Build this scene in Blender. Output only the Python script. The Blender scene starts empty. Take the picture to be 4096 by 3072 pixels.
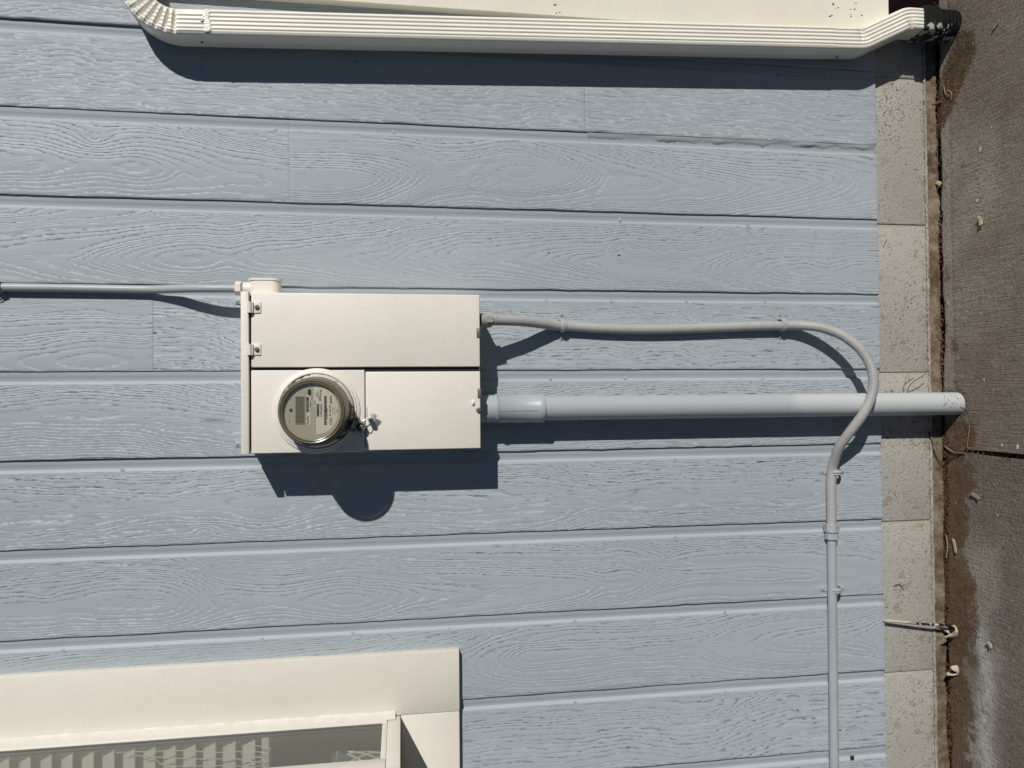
import bpy, bmesh, math, random
import numpy as np
from mathutils import Vector, Matrix

scene = bpy.context.scene
COL = scene.collection
R = math.radians
PI = math.pi
random.seed(7)

# ------------------------------------------------------------------ camera
# World: wall face is the plane y = 0, z up, x to the right along the wall,
# z = 0 at the lower edge of the siding.  The phone was held sideways.
FPX = 2950.0
CAM = Vector((0.0, -1.8303753, 1.28447739))
ROT = Matrix(((-0.00871917, 0.99983901, -0.01568248),
              (-0.14774188, -0.01679903, -0.98888327),
              (-0.98898752, -0.00630528, 0.14786457)))
cam_data = bpy.data.cameras.new("camera")
cam_data.sensor_fit = 'HORIZONTAL'
cam_data.sensor_width = 36.0
cam_data.lens = FPX / 4096 * 36
cam_data.clip_start = 0.02
cam_data.clip_end = 500
cam = bpy.data.objects.new("camera", cam_data)
cam.matrix_world = Matrix.Translation(CAM) @ ROT.to_4x4()
COL.objects.link(cam)
scene.camera = cam

# ------------------------------------------------------------------ light
TO_SUN = Vector((0.93, -1.0, 0.465)).normalized()
SUN_EL = math.asin(TO_SUN.z)
SUN_ROT = math.atan2(TO_SUN.x, TO_SUN.y)
world = bpy.data.worlds.new("World")
scene.world = world
world.use_nodes = True
wt = world.node_tree
wt.nodes.clear()
wo = wt.nodes.new('ShaderNodeOutputWorld')
wb = wt.nodes.new('ShaderNodeBackground')
sky = wt.nodes.new('ShaderNodeTexSky')
sky.sky_type = 'NISHITA'
sky.sun_disc = False
sky.sun_elevation = SUN_EL
sky.sun_rotation = SUN_ROT
sky.altitude = 1400
sky.air_density = 0.55
sky.dust_density = 0.05
sky.ozone_density = 5.0
wb.inputs['Strength'].default_value = 0.05
wt.links.new(sky.outputs[0], wb.inputs[0])
wt.links.new(wb.outputs[0], wo.inputs[0])
sun_data = bpy.data.lights.new("sun", 'SUN')
sun_data.energy = 5.0
sun_data.angle = R(0.53)
sun_data.color = (1.0, 0.965, 0.915)
sun = bpy.data.objects.new("sun", sun_data)
sun.rotation_euler = TO_SUN.to_track_quat('Z', 'Y').to_euler()
sun.location = (3, -4, 4)
COL.objects.link(sun)
vs = scene.view_settings
vs.view_transform = 'Standard'
vs.look = 'None'
vs.exposure = -0.42
vs.gamma = 1.0
vs.use_curve_mapping = False


# ------------------------------------------------------------------ survey
def at(px, py, d=0.0):
    """point on the plane d metres in front of the siding"""
    v = ROT @ Vector(((px - 2048) / FPX, -(py - 1536) / FPX, -1.0))
    return CAM + v * ((-d - CAM.y) / v.y)


GZ = -0.19                                  # top of the concrete slab


def on_ground(px, py, z=GZ):
    v = ROT @ Vector(((px - 2048) / FPX, -(py - 1536) / FPX, -1.0))
    return CAM + v * ((z - CAM.z) / v.z)


# ------------------------------------------------------------------ objects
def thing(name, label, cat, loc=(0, 0, 0), group=None):
    o = bpy.data.objects.new(name, None)
    o.empty_display_size = 0.05
    o.location = loc
    COL.objects.link(o)
    return tag(o, label, cat, group)


def tag(o, label, cat=None, group=None, kind=None):
    if label:
        o['label'] = label
    if cat:
        o['category'] = cat
    if group:
        o['group'] = group
    if kind:
        o['kind'] = kind
    return o


def link(name, me, mats, parent=None, smooth=False):
    o = bpy.data.objects.new(name, me)
    for m in (mats if isinstance(mats, (list, tuple)) else [mats]):
        me.materials.append(m)
    if smooth:
        me.polygons.foreach_set('use_smooth', [True] * len(me.polygons))
        try:
            me.set_sharp_from_angle(angle=R(38))
        except Exception:
            pass
    COL.objects.link(o)
    if parent is not None:
        o.parent = parent
        o.matrix_parent_inverse = Matrix.Translation(-_world_loc(parent))
    return o


def _world_loc(o):
    v = Vector(o.location)
    while o.parent is not None:
        break
    return v if o.type == 'EMPTY' else Vector((0, 0, 0))


class MB:
    def __init__(self):
        self.bm = bmesh.new()

    def box(self, x0, x1, y0, y1, z0, z1, r=0.0, seg=2):
        b = bmesh.new()
        bmesh.ops.create_cube(b, size=1.0)
        bmesh.ops.transform(b, matrix=Matrix.Translation(((x0 + x1) / 2, (y0 + y1) / 2, (z0 + z1) / 2))
                            @ Matrix.Diagonal((abs(x1 - x0), abs(y1 - y0), abs(z1 - z0), 1)), verts=b.verts)
        if r > 0:
            bmesh.ops.bevel(b, geom=list(b.edges), offset=r, segments=seg, profile=0.5, affect='EDGES')
        self._merge(b)
        return self

    def _merge(self, b, mat=None):
        if mat is not None:
            bmesh.ops.transform(b, matrix=mat, verts=b.verts)
        me = bpy.data.meshes.new("tmp")
        b.to_mesh(me)
        b.free()
        self.bm.from_mesh(me)
        bpy.data.meshes.remove(me)

    def prism(self, pts, axis_len, mat):
        """2-D outline pts in local xy, extruded along +z by axis_len, then transformed"""
        b = bmesh.new()
        lo = [b.verts.new((p[0], p[1], 0)) for p in pts]
        hi = [b.verts.new((p[0], p[1], axis_len)) for p in pts]
        n = len(pts)
        b.faces.new(list(reversed(lo)))
        b.faces.new(hi)
        for i in range(n):
            b.faces.new((lo[i], lo[(i + 1) % n], hi[(i + 1) % n], hi[i]))
        bmesh.ops.recalc_face_normals(b, faces=b.faces)
        self._merge(b, mat)
        return self

    def lathe(self, prof, mat, n=48, cap0=False, cap1=False):
        """prof: (radius, height); axis = local z"""
        b = bmesh.new()
        rings = []
        for r, h in prof:
            if r < 1e-6:
                rings.append([b.verts.new((0, 0, h))])
            else:
                rings.append([b.verts.new((r * math.cos(2 * PI * i / n), r * math.sin(2 * PI * i / n), h)) for i in range(n)])
        for a, c in zip(rings, rings[1:]):
            for i in range(n):
                j = (i + 1) % n
                if len(a) == 1 and len(c) == 1:
                    continue
                if len(a) == 1:
                    b.faces.new((a[0], c[i], c[j]))
                elif len(c) == 1:
                    b.faces.new((a[i], a[j], c[0]))
                else:
                    b.faces.new((a[i], a[j], c[j], c[i]))
        if cap0 and len(rings[0]) > 1:
            b.faces.new(rings[0])
        if cap1 and len(rings[-1]) > 1:
            b.faces.new(rings[-1])
        bmesh.ops.recalc_face_normals(b, faces=b.faces)
        self._merge(b, mat)
        return self

    def tube(self, pts, r, n=16, caps=True, mod=None):
        """mod(i, s) -> radius multiplier"""
        pts = [Vector(p) for p in pts]
        b = bmesh.new()
        rings = []
        up = None
        s = 0.0
        for i, p in enumerate(pts):
            t = (pts[min(i + 1, len(pts) - 1)] - pts[max(i - 1, 0)]).normalized()
            if up is None:
                up = t.orthogonal().normalized()
            up = (up - t * up.dot(t)).normalized()
            w = t.cross(up)
            if i:
                s += (p - pts[i - 1]).length
            rr = (r[i] if isinstance(r, (list, tuple)) else r) * (mod(i, s) if mod else 1.0)
            rings.append([b.verts.new(p + (up * math.cos(2 * PI * k / n) + w * math.sin(2 * PI * k / n)) * rr) for k in range(n)])
        for a, c in zip(rings, rings[1:]):
            for k in range(n):
                b.faces.new((a[k], a[(k + 1) % n], c[(k + 1) % n], c[k]))
        if caps:
            b.faces.new(rings[0])
            b.faces.new(rings[-1])
        bmesh.ops.recalc_face_normals(b, faces=b.faces)
        self._merge(b)
        return self

    def grid(self, rows, closed=False, caps=False):
        b = bmesh.new()
        vr = [[b.verts.new(p) for p in row] for row in rows]
        for a, c in zip(vr, vr[1:]):
            n = len(a)
            for k in range(n if closed else n - 1):
                b.faces.new((a[k], a[(k + 1) % n], c[(k + 1) % n], c[k]))
        if caps:
            b.faces.new(vr[0])
            b.faces.new(vr[-1])
        bmesh.ops.recalc_face_normals(b, faces=b.faces)
        self._merge(b)
        return self

    def poly(self, pts):
        vs_ = [self.bm.verts.new(p) for p in pts]
        self.bm.faces.new(vs_)
        return self

    def build(self, name, mat, parent=None, smooth=False):
        me = bpy.data.meshes.new(name)
        self.bm.to_mesh(me)
        self.bm.free()
        return link(name, me, mat, parent, smooth)


def smooth_path(pts, n=8):
    """Catmull-Rom through pts"""
    P = [Vector(p) for p in pts]
    P = [P[0] * 2 - P[1]] + P + [P[-1] * 2 - P[-2]]
    out = []
    for i in range(1, len(P) - 2):
        for k in range(n):
            t = k / n
            a, b, c, d = P[i - 1], P[i], P[i + 1], P[i + 2]
            out.append(0.5 * ((2 * b) + (c - a) * t + (2 * a - 5 * b + 4 * c - d) * t * t + (3 * b - a - 3 * c + d) * t ** 3))
    out.append(P[-2])
    return out


# local z axis -> -y (towards the viewer), local x -> +x, local y -> +z
FACE = Matrix(((1, 0, 0, 0), (0, 0, -1, 0), (0, 1, 0, 0), (0, 0, 0, 1)))


def face_at(x, y, z):
    return Matrix.Translation((x, y, z)) @ FACE


def text_rows(s, size, x, y, z, mb, align='LEFT', bold=0.0, stretch=1.0):
    cu = bpy.data.curves.new("tmp_text", 'FONT')
    cu.body = s
    cu.size = size
    cu.align_x = align
    cu.offset = bold
    cu.resolution_u = 2
    o = bpy.data.objects.new("tmp_text", cu)
    COL.objects.link(o)
    dg = bpy.context.evaluated_depsgraph_get()
    me = bpy.data.meshes.new_from_object(o.evaluated_get(dg))
    me.transform(Matrix.Translation((x, y, z)) @ FACE @ Matrix.Diagonal((stretch, 1, 1, 1)))
    mb.bm.from_mesh(me)
    bpy.data.meshes.remove(me)
    bpy.data.objects.remove(o)
    bpy.data.curves.remove(cu)


# ------------------------------------------------------------------ materials
class NT:
    def __init__(self, name):
        self.m = bpy.data.materials.new(name)
        self.m.use_nodes = True
        self.t = self.m.node_tree
        self.t.nodes.clear()
        self.out = self.t.nodes.new('ShaderNodeOutputMaterial')

    def node(self, typ, **kw):
        n = self.t.nodes.new(typ)
        for k, v in kw.items():
            if k.startswith('i_'):
                continue
            setattr(n, k, v)
        return n

    def put(self, sock, v):
        if isinstance(v, bpy.types.NodeSocket):
            self.t.links.new(v, sock)
        elif v is not None:
            if isinstance(v, (tuple, list)) and len(v) == 3 and len(sock.default_value) == 4:
                v = (*v, 1)
            sock.default_value = v

    def math(self, op, a, b=None, c=None, clamp=False):
        n = self.node('ShaderNodeMath', operation=op, use_clamp=clamp)
        self.put(n.inputs[0], a)
        if b is not None:
            self.put(n.inputs[1], b)
        if c is not None:
            self.put(n.inputs[2], c)
        return n.outputs[0]

    def pos(self):
        return self.node('ShaderNodeNewGeometry').outputs['Position']

    def obj(self):
        return self.node('ShaderNodeTexCoord').outputs['Object']

    def scale(self, v, s, off=(0, 0, 0)):
        n = self.node('ShaderNodeMapping')
        self.put(n.inputs['Vector'], v)
        n.inputs['Scale'].default_value = s
        n.inputs['Location'].default_value = off
        return n.outputs[0]

    def noise(self, v, sc, det=3.0, rough=0.55, dist=0.0):
        n = self.node('ShaderNodeTexNoise')
        self.put(n.inputs['Vector'], v)
        self.put(n.inputs['Scale'], sc)
        n.inputs['Detail'].default_value = det
        n.inputs['Roughness'].default_value = rough
        n.inputs['Distortion'].default_value = dist
        return n.outputs[0]

    def voro(self, v, sc, feature='F1'):
        n = self.node('ShaderNodeTexVoronoi', feature=feature)
        self.put(n.inputs['Vector'], v)
        self.put(n.inputs['Scale'], sc)
        return n.outputs['Distance']

    def ramp(self, f, stops, interp='LINEAR'):
        n = self.node('ShaderNodeValToRGB')
        n.color_ramp.interpolation = interp
        e = n.color_ramp.elements
        while len(e) < len(stops):
            e.new(0.5)
        for el, (p, c) in zip(e, stops):
            el.position = p
            el.color = (c, c, c, 1) if isinstance(c, (int, float)) else (*c, 1)
        self.put(n.inputs[0], f)
        return n.outputs[0]

    def step(self, f, a, b, lo=0.0, hi=1.0):
        n = self.node('ShaderNodeMapRange', interpolation_type='SMOOTHSTEP')
        self.put(n.inputs['Value'], f)
        n.inputs['From Min'].default_value = a
        n.inputs['From Max'].default_value = b
        n.inputs['To Min'].default_value = lo
        n.inputs['To Max'].default_value = hi
        return n.outputs[0]

    def mix(self, f, a, b, mode='MIX'):
        n = self.node('ShaderNodeMix', data_type='RGBA', blend_type=mode)
        self.put(n.inputs[0], f)
        self.put(n.inputs[6], a)
        self.put(n.inputs[7], b)
        return n.outputs[2]

    def attr(self, name):
        return self.node('ShaderNodeAttribute', attribute_name=name).outputs['Fac']

    def sep(self, v):
        n = self.node('ShaderNodeSeparateXYZ')
        self.put(n.inputs[0], v)
        return n.outputs

    def bump(self, h, dist, strength=1.0, normal=None):
        n = self.node('ShaderNodeBump')
        self.put(n.inputs['Height'], h)
        n.inputs['Distance'].default_value = dist
        n.inputs['Strength'].default_value = strength
        if normal is not None:
            self.put(n.inputs['Normal'], normal)
        return n.outputs[0]

    def principled(self, color, rough=0.5, metal=0.0, normal=None, spec=0.5, **kw):
        n = self.node('ShaderNodeBsdfPrincipled')
        self.put(n.inputs['Base Color'], color)
        self.put(n.inputs['Roughness'], rough)
        self.put(n.inputs['Metallic'], metal)
        self.put(n.inputs['Specular IOR Level'], spec)
        if normal is not None:
            self.put(n.inputs['Normal'], normal)
        for k, v in kw.items():
            self.put(n.inputs[k.replace('_', ' ')], v)
        self.t.links.new(n.outputs[0], self.out.inputs[0])
        return n

    def surface(self, s):
        self.t.links.new(s, self.out.inputs[0])


def paint_mat(name, color, rough=0.45, grain=0.0004, scale=260, streak=(1, 1, 1), dirt=0.10, spec=0.4):
    """brushed house paint: soft mottling, orange peel and a little dust"""
    q = NT(name)
    p = q.pos()
    a = q.noise(q.scale(p, streak), scale, 3)
    b = q.noise(p, 9, 4)
    c = q.noise(p, 70, 4, 0.7)
    v = q.math('ADD', q.math('MULTIPLY', b, 0.6), q.math('MULTIPLY', c, 0.4))
    f = q.step(v, 0.42, 0.66)
    dk = tuple(x * (1 - dirt) for x in color)
    colr = q.mix(f, color, dk)
    h = q.math('ADD', a, q.math('MULTIPLY', c, 0.8))
    q.principled(colr, rough, 0, q.bump(h, grain), spec)
    return q.m


def plain_mat(name, color, rough=0.5, metal=0.0, bump=0.0, scale=200, spec=0.5, var=0.12):
    q = NT(name)
    n = q.noise(q.pos(), scale, 3)
    c = q.mix(n, tuple(x * (1 - var) for x in color), tuple(min(1, x * (1 + var)) for x in color))
    q.principled(c, rough, metal, q.bump(n, bump) if bump else None, spec)
    return q.m


def siding_mat(name, relief=1.0):
    """embossed cedar grain: growth-ring ridges carried by the board mesh, torn into fibres"""
    q = NT(name)
    p = q.pos()
    ring = q.attr('ring')
    rough = q.attr('rough')
    face = q.attr('face')
    fine = q.noise(q.scale(p, (75, 40, 11)), 1.0, 2, 0.5)
    jag = q.noise(q.scale(p, (300, 40, 60)), 1.0, 2, 0.5)
    mid = q.noise(q.scale(p, (30, 20, 5)), 1.0, 2, 0.5)
    w = q.math('MULTIPLY', q.math('SUBTRACT', fine, 0.5), q.math('MULTIPLY_ADD', q.math('POWER', rough, 1.5), 2.3, 0.22))
    w2 = q.math('MULTIPLY', q.math('SUBTRACT', jag, 0.5), q.math('MULTIPLY_ADD', rough, 0.45, 0.40))
    w3 = q.math('MULTIPLY', q.math('SUBTRACT', mid, 0.5), q.math('MULTIPLY_ADD', rough, 2.0, 0.4))
    ph = q.math('ADD', q.math('ADD', ring, w), q.math('ADD', w2, w3))
    fr = q.math('FRACT', ph)
    up = q.math('POWER', fr, 2.0)
    dn = q.step(fr, 0.76, 1.0, 1.0, 0.0)
    saw = q.math('MULTIPLY', up, dn)
    # the ridges break up into short lifted fibres on the rough boards
    dash = q.step(q.noise(q.scale(p, (150, 40, 26)), 1.0, 2, 0.5), 0.38, 0.60, 0.30, 1.0)
    soft = q.step(q.noise(q.scale(p, (14, 5, 2.5)), 1.0, 2), 0.35, 0.6, 0.7, 1.2)
    amp = q.math('ADD', q.math('MULTIPLY', dash, rough), q.math('MULTIPLY', soft, q.math('SUBTRACT', 1.1, rough)))
    fib = q.noise(q.scale(p, (260, 40, 24)), 1.0, 2, 0.5)
    ridge = q.step(fr, 0.30, 0.85)
    fuzz = q.math('MULTIPLY', q.step(fib, 0.25, 0.75),
                  q.math('MULTIPLY_ADD', ridge, 0.24, q.math('MULTIPLY_ADD', rough, 0.36, 0.01)))
    h = q.math('MULTIPLY', q.math('ADD', q.math('MULTIPLY', saw, amp), fuzz), face)
    orange = q.noise(p, 500, 2)
    h = q.math('ADD', h, q.math('MULTIPLY', orange, 0.035))
    nb = q.bump(h, 0.00072 * relief)
    big = q.noise(q.scale(p, (3, 2, 1.2)), 1.0, 3)
    spot = q.noise(q.scale(p, (30, 20, 9)), 1.0, 4, 0.7)
    c = q.mix(q.step(big, 0.3, 0.7), (0.350, 0.391, 0.420), (0.383, 0.426, 0.454))
    c = q.mix(q.math('MULTIPLY', q.step(spot, 0.5, 0.75), 0.25), c, (0.325, 0.37, 0.392))
    q.principled(c, 0.52, 0, nb, 0.35)
    return q.m


def block_mat(name):
    """painted concrete block, popcorn texture with open pits and worn spots"""
    q = NT(name)
    p = q.pos()
    z = q.sep(p)[2]
    a = q.noise(p, 150, 4, 0.6)
    b = q.noise(p, 420, 2)
    v = q.noise(q.scale(p, (1, 1, 1)), 165, 3, 0.7, 0.8)
    zone = q.noise(p, 7, 3)
    v2 = q.math('ADD', v, q.math('MULTIPLY', q.math('SUBTRACT', zone, 0.5), 0.30))
    pits = q.step(v2, 0.625, 0.675)
    base = q.mix(q.step(q.noise(p, 3.5, 4), 0.35, 0.65), (0.365, 0.345, 0.300), (0.425, 0.405, 0.355))
    wear = q.noise(p, 26, 4, 0.65)
    wz = q.math('ADD', wear, q.math('MULTIPLY', q.math('SUBTRACT', q.noise(p, 4.2, 2), 0.5), 0.42))
    worn = q.step(wz, 0.625, 0.650)
    c = q.mix(q.math('MULTIPLY', worn, 0.60), base, (0.285, 0.225, 0.160))
    low = q.step(z, -0.12, -0.17)
    grime = q.math('MULTIPLY', q.step(q.math('ADD', q.noise(p, 60, 4, 0.7), q.math('MULTIPLY', low, 0.18)), 0.55, 0.75), 0.55)
    c = q.mix(grime, c, (0.20, 0.155, 0.11))
    c = q.mix(q.math('MULTIPLY', pits, 0.75), c, (0.085, 0.067, 0.05))
    h = q.math('ADD', q.math('MULTIPLY', a, 1.0), q.math('MULTIPLY', b, 0.35))
    h = q.math('SUBTRACT', h, q.math('MULTIPLY', pits, 1.2))
    h = q.math('SUBTRACT', h, q.math('MULTIPLY', worn, 0.25))
    q.principled(c, 0.75, 0, q.bump(h, 0.0021), 0.25)
    return q.m


def footing_mat(name):
    q = NT(name)
    p = q.pos()
    a = q.noise(p, 34, 5, 0.75)
    b = q.noise(p, 300, 3, 0.7)
    sl = q.noise(q.scale(p, (7, 1, 1)), 1.0, 3, 0.6)
    a = q.math('ADD', a, q.math('MULTIPLY', q.math('SUBTRACT', sl, 0.5), 0.5))
    c = q.ramp(a, [(0.30, (0.085, 0.056, 0.032)), (0.5, (0.185, 0.138, 0.088)), (0.72, (0.33, 0.275, 0.20))])
    c = q.mix(q.math('MULTIPLY', q.step(b, 0.55, 0.75), 0.6), c, (0.08, 0.055, 0.035))
    q.principled(c, 0.9, 0, q.bump(q.math('ADD', a, q.math('MULTIPLY', b, 0.5)), 0.004), 0.1)
    return q.m


def slab_mat(name, coarse=0.0):
    q = NT(name)
    p = q.pos()
    xyz = q.sep(p)
    br = q.noise(q.scale(p, (360, 12, 1)), 1.0, 3, 0.6, 0.3)
    br2 = q.noise(q.scale(p, (70, 5, 1)), 1.0, 2, 0.5)
    gr = q.noise(p, 260, 3, 0.7)
    gr2 = q.noise(p, 130, 3, 0.65)
    mot = q.noise(p, 5, 5, 0.6)
    mot2 = q.noise(q.scale(p, (1.6, 1.2, 1)), 1.0, 3)
    edge = q.step(xyz[1], -0.050, -0.036)          # trowelled margin beside the wall
    c = q.ramp(mot, [(0.32, (0.31, 0.282, 0.232)), (0.5, (0.44, 0.408, 0.345)), (0.70, (0.52, 0.49, 0.42))])
    far = q.step(q.math('ADD', xyz[1], q.math('MULTIPLY', q.math('SUBTRACT', q.noise(p, 8, 4), .5), .12)), -0.13, -0.21)
    c = q.mix(q.math('MULTIPLY', q.math('MAXIMUM', q.step(mot2, 0.40, 0.62), q.math('MULTIPLY', far, .85)), 0.7), c, (0.185, 0.142, 0.100))
    c = q.mix(q.math('MULTIPLY', edge, 0.55), c, (0.36, 0.33, 0.29))
    lines = q.math('MULTIPLY', q.step(br, 0.53, 0.66), q.math('SUBTRACT', 1.0, q.math('MULTIPLY', edge, 0.9)))
    c = q.mix(q.math('MULTIPLY', lines, 0.40), c, (0.125, 0.100, 0.078))
    c = q.mix(q.math('MULTIPLY', q.step(gr, 0.58, 0.70), 0.6), c, (0.52, 0.44, 0.39))
    c = q.mix(q.math('MULTIPLY', q.step(gr2, 0.56, 0.68), 0.6), c, (0.10, 0.078, 0.058))
    pk = q.noise(p, 85, 2, 0.5)
    c = q.mix(q.math('MULTIPLY', q.step(pk, 0.60, 0.68), 0.40), c, (0.14, 0.115, 0.09))
    c = q.mix(q.math('MULTIPLY', q.step(pk, 0.38, 0.30), 0.30), c, (0.55, 0.52, 0.46))
    # soil washed out along the wall
    dn = q.noise(p, 11, 5, 0.7)
    prox = q.step(xyz[1], -0.16, -0.02)
    west = q.step(xyz[0], 0.15, -0.35)
    amt = q.math('ADD', dn, q.math('MULTIPLY', prox, q.math('MULTIPLY_ADD', west, 0.22, 0.12)))
    soil = q.step(amt, 0.66, 0.74)
    c = q.mix(q.math('MULTIPLY', soil, 0.85), c, q.mix(gr, (0.085, 0.055, 0.030), (0.24, 0.165, 0.095)))
    # pale lime bloom on the far left slab, a band parallel to the wall
    band = q.math('MULTIPLY', q.step(q.math('ABSOLUTE', q.math('SUBTRACT', xyz[1], q.math('MULTIPLY_ADD', q.noise(p, 6, 3), 0.06, -0.155))), 0.045, 0.0),
                  q.step(xyz[0], -0.52, -0.68))
    bl = q.math('MULTIPLY', band, q.step(q.noise(p, 38, 4, 0.7), 0.28, 0.58))
    c = q.mix(q.math('MULTIPLY', bl, 0.88), c, (0.72, 0.70, 0.67))
    h = q.math('ADD', q.math('MULTIPLY', br, q.math('MULTIPLY_ADD', edge, -0.85, 1.0)), q.math('MULTIPLY', gr, 0.35 + coarse * 0.3))
    h = q.math('ADD', h, q.math('MULTIPLY', gr2, 0.5 + coarse))
    q.principled(c, 0.85, 0, q.bump(h, 0.0046 + 0.0030 * coarse), 0.2)
    return q.m


def soil_mat(name):
    q = NT(name)
    p = q.pos()
    a = q.noise(p, 60, 5, 0.7)
    b = q.noise(p, 450, 3, 0.7)
    c = q.ramp(q.math('ADD', q.math('MULTIPLY', a, 0.6), q.math('MULTIPLY', b, 0.4)),
               [(0.32, (0.07, 0.044, 0.024)), (0.52, (0.18, 0.12, 0.068)), (0.72, (0.36, 0.26, 0.165))])
    q.principled(c, 0.95, 0, q.bump(q.math('ADD', a, b), 0.004), 0.1)
    return q.m


def thin_glass(name, tint=(0.95, 0.96, 0.95), rough=0.02, refl=1.0, dust_haze=0.0, dust_haze_col=(0.5, 0.5, 0.45), ior=1.5):  # the diffuse share serves dust, painted haze and painted glints alike
    q = NT(name)
    tr = q.node('ShaderNodeBsdfTransparent')
    q.put(tr.inputs[0], tint)
    gl = q.node('ShaderNodeBsdfGlossy')
    q.put(gl.inputs['Color'], (refl, refl, refl))
    q.put(gl.inputs['Roughness'], rough)
    f = q.node('ShaderNodeLayerWeight')
    f.inputs[0].default_value = 0.5
    f0 = ((ior - 1) / (ior + 1)) ** 2
    fac = q.math('MULTIPLY_ADD', q.math('POWER', f.outputs['Facing'], 5.0), 1 - f0, f0, clamp=True)
    m = q.node('ShaderNodeMixShader')
    q.put(m.inputs[0], fac)
    q.t.links.new(tr.outputs[0], m.inputs[1])
    q.t.links.new(gl.outputs[0], m.inputs[2])
    res = m.outputs[0]
    if dust_haze > 0:
        df = q.node('ShaderNodeBsdfDiffuse')
        q.put(df.inputs[0], dust_haze_col)
        m2 = q.node('ShaderNodeMixShader')
        n = q.noise(q.pos(), 60, 4, 0.7)
        q.put(m2.inputs[0], q.step(n, 0.2, 0.8, dust_haze * 0.6, dust_haze * 1.4))
        q.t.links.new(res, m2.inputs[1])
        q.t.links.new(df.outputs[0], m2.inputs[2])
        res = m2.outputs[0]
    q.surface(res)
    return q.m


def flaked_mat(name, under, over, lo, hi, scale=60, rough=0.4):
    q = NT(name)
    p = q.pos()
    n = q.noise(p, scale, 4, 0.65)
    n2 = q.noise(p, 9, 2)
    f = q.step(q.math('ADD', n, q.math('MULTIPLY', q.math('SUBTRACT', n2, 0.5), 0.4)), lo, hi)
    q.principled(q.mix(f, under, over), rough, 0, q.bump(q.math('ADD', f, q.math('MULTIPLY', q.noise(p, 300, 2), 0.3)), 0.0006), 0.4)
    return q.m


M = {}
M['siding'] = siding_mat('blue_grey_siding_paint')
M['conduit'] = paint_mat('blue_grey_conduit_paint', (0.385, 0.420, 0.430), 0.40, 0.0002, 300)
M['flex'] = paint_mat('grey_flex_jacket', (0.405, 0.400, 0.380), 0.42, 0.0002, 300, dirt=0.16)
M['cream'] = paint_mat('cream_enamel_paint', (0.815, 0.760, 0.672), 0.42, 0.00030, 420, (1, 1, .35), 0.045)
M['trim'] = paint_mat('cream_trim_paint', (0.745, 0.700, 0.610), 0.45, 0.00025, 160, (2, 1, .15), 0.04)
M['spout'] = paint_mat('cream_gutter_enamel', (0.860, 0.825, 0.715), 0.30, 0.00008, 120, dirt=0.06, spec=0.5)
M['caulk'] = plain_mat('bright_caulk', (0.66, 0.63, 0.56), 0.40, 0, 0.0012, 90)
M['block'] = block_mat('painted_concrete_block')
M['mortar'] = plain_mat('painted_mortar', (0.40, 0.37, 0.30), 0.8, 0, 0.001, 150)
M['footing'] = footing_mat('dirty_footing')
M['slab'] = slab_mat('broomed_concrete')
M['slab2'] = slab_mat('worn_broomed_concrete', 0.8)
M['soil'] = soil_mat('brown_soil')
M['dark_ground'] = plain_mat('low_bounce_ground', (0.030, 0.042, 0.018), 0.9, 0, 0.02, 60)  # unseen ground past the slab, darkened to cut light bounced onto the wall
q = NT('black_plastic_with_overspray')
p_ = q.pos()
n_ = q.noise(p_, 55, 4, .6)
sd_ = q.step(q.sep(p_)[0], 1.005, .955)
f_ = q.step(q.math('ADD', n_, q.math('MULTIPLY', sd_, .20)), .715, .73)
q.principled(q.mix(f_, (.013, .013, .014), (.42, .41, .38)), .42, 0, q.bump(q.noise(p_, 200, 3), .0006), .35)
M['black'] = q.m
M['blackp'] = plain_mat('black_plastic', (0.012, 0.012, 0.013), 0.45)
M['steel'] = plain_mat('dull_steel', (0.42, 0.40, 0.36), 0.35, 0.9)
M['zinc'] = plain_mat('weathered_zinc', (0.27, 0.245, 0.21), 0.42, 0.6, 0.0003, 300)
M['dark'] = plain_mat('dark_gap', (0.012, 0.012, 0.014), 0.8)
M['maroon'] = plain_mat('dark_maroon_filler', (0.006, 0.002, 0.003), 0.9, 0, 0, 200, .1)
M['twig'] = plain_mat('dry_straw', (0.30, 0.215, 0.115), 0.8)
M['rot'] = plain_mat('dark_twig', (0.05, 0.032, 0.02), 0.85)
M['red'] = plain_mat('dark_red_plastic', (0.09, 0.008, 0.012), 0.5)

# ------------------------------------------------------------------ siding
PITCH = 0.2032
X0 = 0.87666639
TOP = 2.62
wall = thing('siding_wall', 'blue-grey painted wall of wood grain siding boards behind the meter box', 'wall', (0, 0, 0))
rng = np.random.default_rng(5)


def lattice1(z, step, seed):
    r = np.random.default_rng(seed)
    v = r.normal(size=1400)
    t = (z + 3.0) / step
    i = np.floor(t).astype(int)
    f = t - i
    f = f * f * (3 - 2 * f)
    return v[i] * (1 - f) + v[i + 1] * f


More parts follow.
